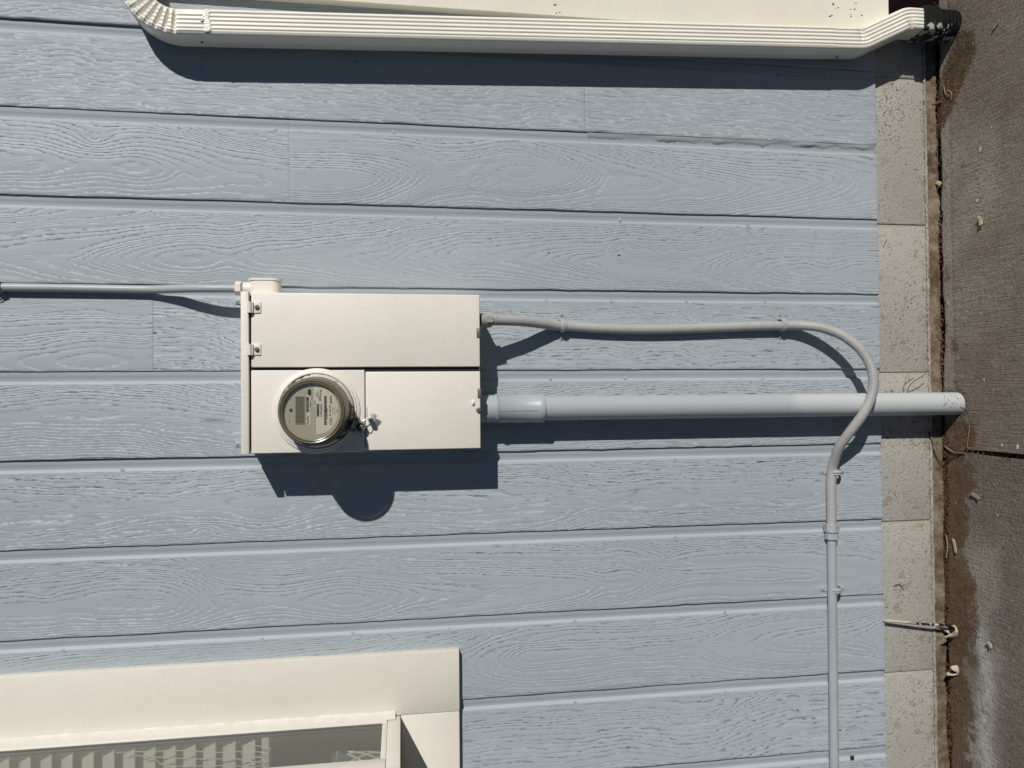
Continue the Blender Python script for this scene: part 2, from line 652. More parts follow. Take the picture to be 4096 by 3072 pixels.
# knots seen in the photograph: (board, point, across, along, rings)
KN = {}
for k, px, py, a, b, amp in [
        (1, 1985, 365, .030, .045, 5.0), (1, 2165, 450, .022, .030, 4.5), (1, 900, 385, .02, .06, 2.5),
        (2, 375, 560, .035, .060, 6.0), (2, 730, 705, .022, .040, 4.0), (2, 1915, 725, .022, .030, 4.0), (2, 2440, 728, .02, .03, 3.5),
        (2, 3455, 738, .028, .034, 4.5), (3, 2475, 1022, .006, .008, 2.5), (3, 300, 1020, .03, .09, 4), (3, 1560, 1010, .018, .05, 2.5),
        (4, 2520, 1415, .022, .036, 4.5), (4, 120, 1370, .03, .09, 4.0), (5, 110, 1745, .018, .075, 3.0), (5, 3000, 1660, .02, .04, 2.5),
        (6, 820, 2125, .02, .03, 4.0), (6, 2400, 2075, .02, .03, 3.5), (6, 3340, 1990, .02, .05, 3),
        (7, 185, 2375, .022, .045, 4.5), (7, 860, 2372, .024, .036, 5.0), (7, 2670, 2215, .020, .026, 4.0), (7, 1480, 2330, .02, .06, 3),
        (8, 2765, 2600, .022, .045, 4.0), (8, 3020, 2350, .03, .07, 4.5), (8, 2100, 2560, .02, .06, 3), (9, 2500, 2840, .03, .05, 3.0),
        (0, 250, 60, .02, .03, 3)]:
    KN.setdefault(k, []).append((at(px, py), a, b, amp))

#           style: ring spacing, arch slope, roughness, pith offset (0..1 across)
STYLE = {0: (.0080, .50, .72, .3), 1: (.0085, .60, .80, 1.5), 2: (.0120, .085, .16, .62), 3: (.0115, .075, .20, .70),
         4: (.0075, .60, .42, 1.8), 5: (.0095, .20, .55, .55), 6: (.0105, .30, .66, .6), 7: (.0125, .12, .30, .68),
         8: (.0120, .090, .20, .60), 9: (.0080, .45, .62, 1.5), 10: (.0085, .30, .58, .5), 11: (.008, .3, .6, .5)}
ALT = {(1, 0): (.0085, .60, .80, -.6), (1, 1): (.0085, .5, .80, -.7), (2, 0): (.0125, .085, .20, .64), (2, 1): (.0120, .080, .16, .58),
       (4, 1): (.0125, .085, .18, .80), (4, 0): (.0070, .8, .34, 1.9)}


def plank(k, z0, z1, seed, piece=0, xcut=None, parent=wall):
    """one board: groove lip along its right edge, grained face to its left edge"""
    sp, slope, rgh, off = ALT.get((k + 1, piece), STYLE[k + 1])
    xt = X0 - k * PITCH
    xb = xt - PITCH + 0.0004 if xcut is None else xcut
    prof = [(0.0, .0047, 0), (.0105, .0047, 0), (.0112, .0049, 0), (.0225, .0086, 0), (.0232, .0084, 0), (.0268, .0005, .05), (.0300, 0, .6)]
    L = xt - xb
    n = max(4, int((L - .030) / .0050))
    prof += [(.030 + (L - .030 - .002) * (i + 1) / n, 0, 1) for i in range(n)]
    prof += [(L - .0006, .0006, .4), (L, .0030, 0), (L, .012, 0)]
    nz = max(3, int((z1 - z0) / .008))
    zz = np.concatenate([[z0], np.linspace(z0 + .0006, z1 - .0006, nz), [z1]])
    t = np.array([p[0] for p in prof])
    dep = np.array([p[1] for p in prof])
    fc = np.array([p[2] for p in prof])
    Xg = xt - t[:, None] + np.zeros_like(zz)[None, :]
    Zg = zz[None, :] + np.zeros_like(t)[:, None]
    Yg = dep[:, None] + np.zeros_like(zz)[None, :]
    # edges of butt ends sink a hair; very slight bowing of the boards
    Yg[:, 0] += .00015
    Yg[:, -1] += .00015
    Yg += (lattice1(zz, .5, seed + 77) * .0006)[None, :]
    wv = lattice1(zz, .07, seed + 5) * .0005 + lattice1(zz, .02, seed + 6) * .0003
    Xg[-3:, :] += wv[None, :]
    # growth-ring phase
    u = (xt - Xg) / PITCH
    u0 = off + lattice1(zz, .5, seed + 1) * .07
    du = np.abs(u - u0[None, :]) * PITCH
    du = np.sqrt(du ** 2 + .011 ** 2) - .011
    along = zz / slope * (1 if seed % 2 else -1) + lattice1(zz, .22, seed + 2) * 1.3 + lattice1(zz, .07, seed + 3) * .25
    wav = lattice1(zz, .11, seed + 4)[None, :] * np.clip(du / .05, 0, 1) * .0022
    du = du + wav
    ring = (du * .7 + 9.0 * np.minimum(du, .09) ** 2) / sp + along[None, :]
    ring = ring + .95 * lattice1(ring * .05, .115, seed + 40) * (1 if rgh < .5 else .4)
    rough = np.full_like(ring, rgh) + (lattice1(zz, .3, seed + 9) * .12)[None, :]
    rough += .42 * np.clip((np.abs(u - off) - .22) * 2.4, 0, 1) * (rgh < .5)
    for (kp, a, b, amp) in KN.get(k + 1, []):
        e = ((Xg - kp.x) / a) ** 2 + ((Zg - kp.z) / b) ** 2
        g = np.exp(-e * .5)
        ring = ring + amp * np.exp(-np.sqrt(e + .02) * .9) - amp * .2 * g
        rough = rough * (1 - .6 * np.exp(-e))
    rough = np.clip(rough, 0.05, 1.15)
    nt, nzz = Xg.shape
    co = np.stack([Xg, Yg, Zg], -1).reshape(-1, 3)
    idx = np.arange(nt * nzz).reshape(nt, nzz)
    f = np.stack([idx[:-1, :-1], idx[1:, :-1], idx[1:, 1:], idx[:-1, 1:]], -1).reshape(-1, 4)
    base = len(co)
    # lower and upper end caps
    capv, capf = [], []
    for col, flip in ((0, 0), (-1, 1)):
        b0 = base + len(capv)
        for i in range(nt):
            capv.append((Xg[i, col], .014, Zg[i, col]))
        for i in range(nt - 1):
            q_ = [idx[i, col], b0 + i, b0 + i + 1, idx[i + 1, col]]
            capf.append(q_ if not flip else q_[::-1])
    co = np.concatenate([co, np.array(capv)])
    f = np.concatenate([f, np.array(capf)])
    me = bpy.data.meshes.new('plank')
    me.vertices.add(len(co))
    me.vertices.foreach_set('co', co.astype(np.float32).ravel())
    me.loops.add(f.size)
    me.loops.foreach_set('vertex_index', f.astype(np.int32).ravel())
    me.polygons.add(len(f))
    me.polygons.foreach_set('loop_start', np.arange(0, f.size, 4, dtype=np.int32))
    me.update(calc_edges=True)
    pad = np.zeros(len(capv))
    for nm, arr in (('ring', ring), ('rough', rough), ('face', fc[:, None] + np.zeros_like(Xg))):
        at_ = me.attributes.new(nm, 'FLOAT', 'POINT')
        at_.data.foreach_set('value', np.concatenate([arr.ravel(), pad]).astype(np.float32))
    return link('plank', me, M['siding'], parent)


zj1, zj2, zj4 = at(2340, 450).z, at(1158, 640).z, at(612, 1330).z
WIN_X, WIN_Z = -0.640, 1.165               # siding stops behind the window trim
plank(-1, 0, TOP, 11)
plank(0, 0, zj1 - .0002, 13, 0)
plank(0, zj1 + .0002, TOP, 23, 1)
plank(1, 0, zj2 - .00004, 14, 1)
plank(1, zj2 + .00004, TOP, 24, 0)
plank(2, 0, TOP, 15)
plank(3, 0, zj4 - .00004, 16, 0)
plank(3, zj4 + .00004, TOP, 27, 1)
plank(4, 0, TOP, 17)
plank(5, 0, TOP, 28)
plank(6, 0, TOP, 18)
plank(7, 0, TOP, 19)
for k in range(8, 16):
    STYLE.setdefault(k + 1, (.008, .05, .6, .5))
    plank(k, 0, WIN_Z, 21 + k)
# sheathing behind the boards
MB().box(-0.66, 1.09, .0145, .05, -.0, TOP).build('sheathing', M['dark'], wall)
MB().box(-2.42, -0.66, .0145, .05, -.0, 1.25).build('sheathing', M['dark'], wall)

# painted-over nail heads
nail_me = None
NAILS = [(160, 480), (620, 497), (1100, 517), (1574, 528), (1990, 565), (2355, 575), (540, 1170 + 5), (2185, 1203), (2445, 1207), (2745, 1207),
         (3060, 1208), (3390, 1218), (488, 1880), (1078, 1866), (1628, 1860), (2700, 1838), (1740, 872), (2480, 878), (2990, 900), (3200, 925),
         (3406, 2136), (2700, 2150), (2050, 2180), (1400, 2215), (800, 2245), (250, 2604), (625, 2586), (1048, 2558), (1412, 2535), (1796, 2518),
         (2300, 2485), (2900, 2450), (3442, 2428), (3452, 2742), (2900, 2770), (2300, 2810), (3050, 1515), (2500, 1512), (2200, 1513)]
for px, py in NAILS:
    p = at(px, py)
    if nail_me is None:
        b = MB()
        b.lathe([(0.0048, -.0002), (.0046, .00025), (.0036, .00045), (0, .00045)], FACE, 12)
        o = b.build('nail', M['conduit'], wall, True)
        nail_me = o.data
    else:
        o = link_o = bpy.data.objects.new('nail', nail_me)
        COL.objects.link(o)
        o.parent = wall
    o.location = (p.x, 0.0002, p.z)

# paint-filled putty in the groove under the upper right board
rows = []
xg = X0 - PITCH
for i in range(190):
    z = .004 + i * (zj1 - .01) / 189
    a = lattice1(np.array([z]), .03, 51)[0] * .0012 + lattice1(np.array([z]), .008, 52)[0] * .0009
    d_ = lattice1(np.array([z]), .05, 53)[0] * .0009
    rows.append([(xg + .0012, .0050, z), (xg - .0008, .0006 + d_ * .4, z), (xg - .0050 + a * .4, .0014 + d_, z), (xg - .0105 + a, .0032 + d_, z), (xg - .0140 + a, .0062, z)])
MB().grid(rows).build('putty_fill', M['conduit'], wall, True)
b = MB()
for px, py, s_ in ((2475, 1022, .006), (2195, 1010, .004), (3350, 1392, .006), (2198, 1335, .003), (1420, 243, .004), (3415, 2520, .003), (3360, 2920, .005), (2350, 1790, .003), (700, 2950, .0), (3108, 300, .004)):
    if s_ == 0:
        continue
    p = at(px, py)
    b.prism([(s_ * random.uniform(.2, .5) * math.cos(t), s_ * random.uniform(.4, 1.0) * math.sin(t)) for t in (0, .9, 1.8, 2.7, 3.6, 4.5, 5.4)], .0010, face_at(p.x, .0002, p.z))
b.build('dirt_speck', M['rot'], wall)['kind'] = 'stuff'

# ------------------------------------------------------------------ foundation
XB = 0.45686276
found = thing('foundation_wall', 'beige painted concrete block foundation wall below the blue siding', 'wall', (0, 0, GZ))
FY = 0.012
ZB = -0.157
edges_ = [1.0] + [XB + .4064] + [XB - .4064 * i for i in range(0, 8)]
for i in range(len(edges_) - 1):
    gp = [.005, .005, .005, .0045, .0045, .0015, .003, .003, .003, .003, .003]
    x1, x0 = edges_[i] - gp[i], edges_[i + 1] + gp[i + 1]
    dy = random.uniform(-.0008, .0008)
    b = MB()
    b.box(x0, x1, FY + dy, FY + .10, ZB + .004, .06, .0035, 2)
    b.build('concrete_block', M['block'], found, True)
MB().box(-2.42, .998, FY + .0035, FY + .09, ZB - .01, .055).build('mortar_joint', M['mortar'], found)
# lumpy mortar bead under the blocks and the unpainted footing course
rows = []
for i in range(420):
    x = -1.6 + i * (2.6 / 419)
    j1 = random.uniform(-.0012, .0012)
    j2 = random.uniform(-.0010, .0010)
    rows.append([(x, FY - .0005, ZB + .0045 + j1), (x, FY - .004 + j2, ZB + .002 + j1), (x, FY - .004 + j1, ZB - .001), (x, FY, ZB - .004 + j2)])
MB().grid(rows).build('mortar_bead', M['block'], found, True)
rows = []
for i in range(500):
    x = -1.6 + i * (2.6 / 499)
    w = lattice1(np.array([x]), .06, 61)[0] * .0028 + lattice1(np.array([x]), .015, 62)[0] * .0014 + random.uniform(-.0008, .0008) + (.012 * max(0, lattice1(np.array([x]), .05, 63)[0]) if -1.2 < x < -.38 else 0)
    rows.append([(x, FY + .004, ZB - .003), (x, FY - .0005 + random.uniform(-.001, .001), ZB - .006), (x, FY - .001 + random.uniform(-.001, .001), ZB - .018),
                 (x, FY - .002 + random.uniform(-.0015, .0015), ZB - .030), (x, FY - .001, ZB - .036 + w), (x, FY + .012, ZB - .042 + w), (x, FY + .02, -.25)])
MB().grid(rows).build('footing', M['footing'], found, True)

# ------------------------------------------------------------------ ground
MB().box(-14, 14, -14, .4, -.6, -.232).build('ground', M['dark_ground']).__setitem__('kind', 'structure')
xj = on_ground(3950, 1815).x


def slab(name, x0, x1, mat, jitter_side):
    nx = 340
    ys = [-.0015, -.003, -.009, -.022, -.045, -.08, -.16, -.30, -.42, -.55, -.70]
    lo, hi = max(x0, -1.6), min(x1, 1.7)
    xs = [x0] if x0 < lo else []
    xs += list(np.linspace(lo, hi, nx))
    if x1 > hi:
        xs.append(x1)
    rws = []
    for x in xs:
        e = lattice1(np.array([x]), .03, 3)[0] * .0018 + lattice1(np.array([x]), .2, 4)[0] * .0025 + random.uniform(-.0006, .0006)
        c = []
        c.append((x, ys[0] + e, -.30))
        for i, y in enumerate(ys):
            zz = GZ + (-.006 if i == 0 else -.0016 if i == 1 else 0)
            xx = x
            c.append((xx, y + (e if i < 4 else 0), zz))
        rws.append(c)
    # ragged joint edge
    js = 0 if jitter_side < 0 else -1
    r = rws[js]
    dj = []
    for i, (x, y, z) in enumerate(r):
        dj.append((x + lattice1(np.array([y]), .03, 8 + jitter_side)[0] * .0028, y, z))
    rws[js] = dj
    end = [(x, y, -.30) for x, y, z in dj]
    if js == 0:
        rws.insert(0, end)
    else:
        rws.append(end)
    o = MB().grid(rws).build(name, mat)
    tag(o, None, None, None, 'structure')
    return o


slab('concrete_slab', xj + .0065, 7.0, M['slab'], -1)
slab('concrete_slab', -7.0, xj - .0065, M['slab2'], 1)

# soil, grit and litter in the gap and washed on to the slab
b = MB()
rr_ = random.Random(11)


def grit(x, y, z, s):
    bb = bmesh.new()
    bmesh.ops.create_icosphere(bb, subdivisions=1, radius=s)
    for v in bb.verts:
        v.co *= rr_.uniform(.6, 1.2)
    mt = Matrix.Translation((x, y, z)) @ Matrix.Rotation(rr_.uniform(0, 6), 4, (rr_.random(), rr_.random(), rr_.random() + .1)) @ Matrix.Diagonal((1, rr_.uniform(.6, 1), .7, 1))
    bmesh.ops.transform(bb, matrix=mt, verts=bb.verts)
    return bb


def grit_mesh(name, spots, label, mat):
    vv, ff = [], []
    bb0 = bmesh.new()
    bmesh.ops.create_icosphere(bb0, subdivisions=1, radius=1)
    base_v = np.array([v.co[:] for v in bb0.verts])
    base_f = np.array([[v.index for v in f.verts] for f in bb0.faces])
    bb0.free()
    g = np.random.default_rng(4)
    for x, y, z, s in spots:
        v = base_v * g.uniform(.6, 1.25, (len(base_v), 1)) * s * np.array([g.uniform(.7, 1.2), g.uniform(.7, 1.2), .7])
        ff.append(base_f + len(vv) * len(base_v))
        vv.append(v + np.array([x, y, z]))
    me = bpy.data.meshes.new(name)
    me.from_pydata(np.concatenate(vv).tolist(), [], np.concatenate(ff).tolist())
    o = link(name, me, mat)
    tag(o, label, None, None, 'stuff')
    return o


sp = []
for i in range(1500):
    x = rr_.uniform(-1.15, 1.1)
    sp.append((x, rr_.uniform(-.001, .016), GZ - .007 + rr_.uniform(-.007, .005) + .004 * math.sin(x * 19), rr_.uniform(.0012, .0042)))
for i in range(420):
    y = -abs(rr_.gauss(0, .28)) - .02
    sp.append((xj + rr_.uniform(-.006, .006), y, GZ - .009 + rr_.uniform(-.006, .003), rr_.uniform(.0015, .004)))
grit_mesh('soil_litter', sp, 'brown grit and soil filling the gap between footing and slab', M['soil'])


def mound(pts_px, n, smin, smax, name, label):
    """loose soil lying on the slab inside the outline seen in the photo"""
    poly = [on_ground(*p) for p in pts_px]

    def inside(x, y):
        c = False
        j = len(poly) - 1
        for i in range(len(poly)):
            a, d = poly[i], poly[j]
            if (a.y > y) != (d.y > y) and x < (d.x - a.x) * (y - a.y) / (d.y - a.y) + a.x:
                c = not c
            j = i
        return c
    xs = [p.x for p in poly]
    ys = [p.y for p in poly]
    out = []
    tries = 0
    while len(out) < n and tries < n * 40:
        tries += 1
        x, y = rr_.uniform(min(xs) - .01, max(xs) + .01), rr_.uniform(min(ys) - .012, max(ys) + .005)
        if not inside(x + rr_.gauss(0, .006), y + rr_.gauss(0, .006)):
            continue
        s = rr_.uniform(smin, smax)
        out.append((x, y, GZ + s * .1, s))
    return grit_mesh(name, out, label, M['soil'])


mound([(3740, 560), (3770, 300), (3840, 120), (3890, 130), (3900, 200), (3860, 300), (3820, 400), (3790, 470)], 5200, .0007, .0020,
      'soil_patch', 'brown soil washed over the slab beside the black drain')
mound([(3775, 1690), (3850, 1680), (3905, 1715), (3895, 1780), (3840, 1800), (3775, 1830)], 2600, .0007, .0019,
      'soil_patch', 'brown soil on the slab below the white riser pipe')
mound([(3770, 2230), (3830, 2280), (3890, 2340), (3915, 2470), (3905, 2560), (3870, 2620), (3800, 2600), (3775, 2420)], 5200, .0007, .0018,
      'soil_patch', 'wide brown soil patch on the slab around the broken stub')
mound([(3772, 1840), (3850, 1880), (3845, 1990), (3862, 2060), (3850, 2160), (3825, 2240), (3772, 2240)], 2200, .0007, .0019,
      'soil_patch', 'brown soil streak against the footing below the slab joint')
mound([(3790, 2650), (3850, 2700), (3860, 2850), (3830, 2960), (3790, 3000)], 900, .0010, .0024,
      'soil_patch', 'brown soil strip beside the second broken stub')

sp = []
for i in range(260):
    t = rr_.uniform(0, 2 * PI)
    r_ = .0302 + abs(rr_.gauss(0, .006))
    sp.append((-.0325 + r_ * math.cos(t), -.047 + r_ * math.sin(t), GZ + .0004, rr_.uniform(.0007, .0022)))
grit_mesh('soil_collar', sp, 'crumbs of soil round the foot of the white riser pipe', M['soil'])

# ------------------------------------------------------------------ corner board
cb = thing('corner_board', 'cream painted trim board standing behind the downspout', 'trim board', (1.03, 0, -.026))
M['board'] = paint_mat('ivory_board_paint', (0.850, 0.805, 0.680), 0.45, 0.00025, 160, (2, 1, .15), 0.04)
MB().box(.9565, 1.12, -.024, .003, -.026, TOP, .0022, 2).build('board', M['board'], cb, True)
b = MB()
for px, py in [(3338, 15), (3345, 32), (3320, 60), (3408, 62), (3441, 57), (3410, 35), (3425, 12), (2224, 24), (2230, 48)]:
    p = at(px, py, .0245)
    for _ in range(2):
        s = random.uniform(.0014, .0034)
        x, z = p.x + random.uniform(-.004, .004), p.z + random.uniform(-.006, .006)
        b.prism([(s * random.uniform(.5, 1) * math.cos(a), s * 1.4 * random.uniform(.5, 1) * math.sin(a)) for a in [0, 1, 2, 3, 4, 5]], .0006, face_at(x, -.0238, z))
b.build('dirt_splash', M['rot'], cb)['kind'] = 'stuff'
sb = thing('filler_block', 'dark maroon filler block standing in for the dark area under the corner board', 'block', (1.06, 0, GZ))
MB().box(1.003, 1.2, FY - .004, FY + .1, GZ - .05, -.03, .002).build('block_body', M['maroon'], sb)  # added block, near-black so the space below the board renders dark

# ------------------------------------------------------------------ downspout
SD = .084                                    # how far its front stands off the wall
W2, D2 = .0300, .0350


def spout_section(k=1.0, ribs=True):
    """outline (a, b): a across, b depth (negative = front)"""
    w, d, r = W2 * k, D2 * k, .0085
    pts = []
    # front face from -a to +a
    f0, f1 = -w + r, w - r
    n = 61
    for i in range(n):
        a = f0 + (f1 - f0) * i / (n - 1)
        rb = 0
        if ribs and abs(a) < .0245:
            ph = (a / .0094) % 1.0
            rb = .0019 * (max(0, math.sin(PI * min(1, ph / .72))) ** .8)
        pts.append((a, -d + .0019 - rb, 1))
    for i in range(1, 6):
        t = -PI / 2 + (PI / 2) * i / 6
        pts.append((w - r + r * math.cos(t), -d + .0019 + r + r * math.sin(t), .5))
    for b_ in (-d + .014, 0, d - r):
        pts.append((w, b_, 0))
    for i in range(1, 6):
        t = (PI / 2) * i / 6
        pts.append((w - r + r * math.cos(t), d - r + r * math.sin(t), 0))
    for a in (w - r, 0, -w + r):
        pts.append((a, d, 0))
    for i in range(1, 6):
        t = PI / 2 + (PI / 2) * i / 6
        pts.append((-w + r + r * math.cos(t), d - r + r * math.sin(t), 0))
    for b_ in (d - r, .010, .006, -.006, -.010, -d + .014):
        pts.append((-w - (.0012 if abs(b_) < .007 else 0), b_, 0))
    for i in range(1, 6):
        t = PI + (PI / 2) * i / 6
        pts.append((-w + r + r * math.cos(t), -d + .0019 + r + r * math.sin(t), .5))
    return pts


def sweep(path, sec, crimp=None, ydrift=None):
    """path: (x, z) list at the section centre; returns rows of points"""
    cy = -SD + D2
    rows_ = []
    s = 0
    for i, (x, z) in enumerate(path):
        p0, p1 = path[max(i - 1, 0)], path[min(i + 1, len(path) - 1)]
        t = Vector((p1[0] - p0[0], p1[1] - p0[1])).normalized()
        nrm = Vector((-t.y, t.x))
        if i:
            s += math.hypot(x - path[i - 1][0], z - path[i - 1][1])
        row = []
        for a, b_, fr in sec:
            da = db = 0
            if crimp:
                da, db = crimp(s, a, b_, fr)
            aa = a + da
            yy = cy + b_ + db + (ydrift(s) if ydrift else 0)
            row.append((x + nrm.x * aa, yy, z + nrm.y * aa))
        rows_.append(row)
    return rows_


pa0, pb0 = at(711, 16, SD), at(711, 145, SD)
pa1, pb1 = at(3340, 94, SD), at(3340, 198, SD)
c0 = Vector(((pa0.x + pb0.x) / 2, pa0.z))
c1 = Vector(((pa1.x + pb1.x) / 2, pa1.z))
dirn = (c1 - c0).normalized()
dsp = thing('downspout', 'cream ribbed metal downspout with crimped elbows along the top of the photo', 'downspout', (c1.x, -.05, c1.y))
pm0 = c0 + dirn * (at(711, 16, SD).z - at(826, 20, SD).z)
N = 60
path = [tuple(pm0 + (c1 - pm0) * (i / N)) for i in range(N + 1)]
MB().grid(sweep(path, spout_section(1.015)), closed=True).build('pipe', M['spout'], dsp, True)
# upper elbow: sleeve plus a 85 degree crimped sweep to the right
Rc = .098
e0 = c0 + dirn * .055
path = [tuple(e0 - dirn * (.055 - .001) * 0 + (c0 - e0) * t + dirn * 0) for t in np.linspace(-.25, 1, 14)]
lat = Vector((-dirn.y, dirn.x))              # towards +x
na = 230
for i in range(1, na + 1):
    th = R(88) * i / na
    path.append(tuple(c0 + lat * Rc * (1 - math.cos(th)) - dirn * Rc * math.sin(th)))
last = Vector(path[-1])
tl = (last - Vector(path[-2])).normalized()
for i in range(1, 12):
    path.append(tuple(last + tl * .02 * i))
s_arc0 = .055 * 1.25
s_arc1 = s_arc0 + Rc * R(88)


def crimp_up(s, a, b_, fr):
    if s < s_arc0 or s > s_arc1:
        return 0, 0
    n_ = 9
    ph = (s - s_arc0) / (s_arc1 - s_arc0) * n_
    f = ph - math.floor(ph)
    v = max(0.0, 1 - abs(f - .45) / (.20 if f < .45 else .34)) ** .8
    acr = max(0.0, 1 - (a / (W2 - .002)) ** 2)
    dpt = .0080 * v * acr ** .7 + .0012 * v
    if fr >= .5:
        return 0, dpt + (-D2 - b_) * (.55 if fr == 1 else 0)
    return 0, 0


MB().grid(sweep(path, spout_section(1.0), crimp_up), closed=True).build('elbow', M['spout'], dsp, True)
# lower elbow: kicks to the right and comes back into the drain adapter
k0 = at(3466, 205, SD)
pe0, pe1 = at(3690, 6, SD), at(3690, 128, SD)
ce = Vector(((pe0.x + pe1.x) / 2 - .002, pe0.z))
b0 = c1 + dirn * (c1.y - at(3462, 100, SD).z)
b1c = Vector((ce.x, at(3640, 60, SD).z))
pts = [c1 - dirn * .015, c1]
kd = (b1c - b0).normalized()
pl = []


def fillet(p, da, db, r, n_):
    ang = da.angle(db)
    tt = r * math.tan(ang / 2)
    s_, e_ = p - da * tt, p + db * tt
    out = []
    for i in range(n_ + 1):
        t = i / n_
        out.append((s_ * (1 - t) ** 2 + p * 2 * t * (1 - t) + e_ * t * t))
    return out


endd = Vector((.0, -1.0))
f1 = fillet(b0, dirn, kd, .055, 36)
f2 = fillet(b1c, kd, endd, .055, 36)
raw = [c1 - dirn * .015] + [c1 + (f1[0] - c1) * t for t in (.33, .66)] + f1 + [f1[-1] + (f2[0] - f1[-1]) * t for t in np.linspace(.05, .95, 14)] + f2 \
    + [f2[-1] + endd * t for t in (.01, .02, .03, .045)]
path = [tuple(p) for p in raw]
ss = [0]
for p0, p1 in zip(path, path[1:]):
    ss.append(ss[-1] + math.hypot(p1[0] - p0[0], p1[1] - p0[1]))
sb0, sb1 = ss[3], ss[3 + 36]
sc0, sc1 = ss[3 + 37 + 14], ss[3 + 37 + 14 + 36]


def crimp_lo(s, a, b_, fr):
    d = 0
    for lo, hi, n_, am in ((sb0, sb1, 3, .0048), (sc0, sc1, 4, .0068)):
        if lo <= s <= hi:
            ph = (s - lo) / (hi - lo) * n_
            d = am * (.5 - .5 * math.cos(2 * PI * ph))
            d *= (.5 + .5 * (max(-1, min(1, a / .02)) if lo == sb0 else -max(-1, min(1, a / .02))))
    if fr >= .5:
        return 0, d
    return 0, 0


MB().grid(sweep(path, spout_section(.985), crimp_lo), closed=True).build('elbow', M['spout'], dsp, True)
# sealant at the upper joint
b = MB()
for a in np.linspace(-.022, .024, 26):
    for _ in range(3):
        p = pm0 + lat * float(a) + dirn * random.uniform(-.004, .006)
        s = random.uniform(.0015, .0034)
        bb = bmesh.new()
        bmesh.ops.create_icosphere(bb, subdivisions=1, radius=s)
        bmesh.ops.transform(bb, matrix=Matrix.Translation((p.x, -SD - .0003, p.y)) @ Matrix.Diagonal((1.2, .45, 1.6, 1)), verts=bb.verts)
        b._merge(bb)
b.build('sealant_bead', M['spout'], dsp, True)


def screw(parent, x, y, z, r=.0042, mat='steel', name='screw', axis=FACE, ang=.5):
    b_ = MB()
    m_ = Matrix.Translation((x, y, z)) @ axis
    b_.lathe([(r * 1.25, 0), (r * 1.25, r * .25), (r, r * .3), (r, r * .85), (r * .8, r), (0, r)], m_, 10)
    o = b_.build(name, M[mat], parent, True)
    b_ = MB()
    b_.box(-r * .85, r * .85, -r * .13, r * .13, r * .9, r * 1.06)
    bmesh.ops.transform(b_.bm, matrix=m_ @ Matrix.Rotation(ang, 4, 'Z'), verts=b_.bm.verts)
    s_ = b_.build('screw_slot', M['dark'], o)
    s_.matrix_parent_inverse = Matrix.Identity(4)
    return o


SIDE = Matrix(((0, 0, -1, 0), (0, 1, 0, 0), (1, 0, 0, 0), (0, 0, 0, 1)))   # faces -x
p = at(808, 82, SD)
screw(dsp, p.x, -SD + .0012, p.z, .0034, 'zinc')
p = at(808, 175, .045)
screw(dsp, c0.x - dirn.x * -0 - W2 + .0005 + (c0.y - p.z) * dirn.x, -.045, p.z, .0032, 'zinc', axis=SIDE)
p = at(3340, 228, .03)
screw(dsp, c1.x - W2 - .001, -.04, p.z, .0032, 'zinc', axis=SIDE)

# drain adapter: square collar, round throat and corrugated pipe into the ground
dr = thing('drain_adapter', 'black plastic downspout adapter and corrugated drain pipe entering the slab', 'drain pipe', (ce.x, -.05, GZ))
zc0 = at(3699, 60, SD).z
ycen = -SD + D2


def collar_rows():
    out = []
    for zz, k, rd in ((zc0 + .002, 1.0, 0), (zc0 + .002, 1.12, 0), (zc0 - .012, 1.12, 0), (zc0 - .013, 1.16, 0), (zc0 - .016, 1.16, 0), (zc0 - .017, 1.12, 0), (zc0 - .026, 1.12, 0),
                      (zc0 - .027, 1.16, 0), (zc0 - .030, 1.16, 0), (zc0 - .031, 1.12, 0), (zc0 - .040, 1.12, 0), (zc0 - .052, 1.08, .6), (zc0 - .060, 1.0, 1)):
        row = []
        for i in range(48):
            t = 2 * PI * i / 48
            c_, s_ = math.cos(t), math.sin(t)
            m_ = max(abs(c_) / (W2 + .0), abs(s_) / (D2 + .0))
            sq = (c_ / m_, s_ / m_)
            ro = (.0355 * c_, .0355 * s_)
            row.append((ce.x + k * (sq[0] * (1 - rd) + ro[0] * rd), ycen + k * (sq[1] * (1 - rd) + ro[1] * rd), zz))
        out.append(row)
    return out


MB().grid(collar_rows(), closed=True).build('collar', M['black'], dr, True)
prof = []
z = zc0 - .058
while z > GZ - .05:
    for dz, r_ in ((0, .0345), (.002, .0345), (.0035, .0405), (.0075, .0405), (.009, .0345)):
        prof.append((r_, z - dz))
    z -= .0105
MB().lathe(prof, Matrix.Translation((ce.x, ycen, 0)), 44).build('corrugated_pipe', M['black'], dr, True)

# ------------------------------------------------------------------ meter box
BD = .12
bx0, bx1 = -.1225, .2355
z_lo, z_hi = at(1923, 1486, BD).z, at(1003, 1479, BD).z
box = thing('meter_box', 'cream painted steel electric meter box on the blue siding', 'meter box', (.056, -.06, z_lo))
MB().box(bx0 + .002, bx1 - .002, -BD + .009, .004, z_lo + .002, z_hi + .004, .002).build('enclosure', M['cream'], box, True)
# rain cap across the top
zt = at(963, 1500, BD + .003).z
MB().box(at(963, 1817, BD + .004).x, at(963, 1165, BD + .004).x, -BD - .004, .004, z_hi + .0035, zt, .0018).build('top_cap', M['cream'], box, True)
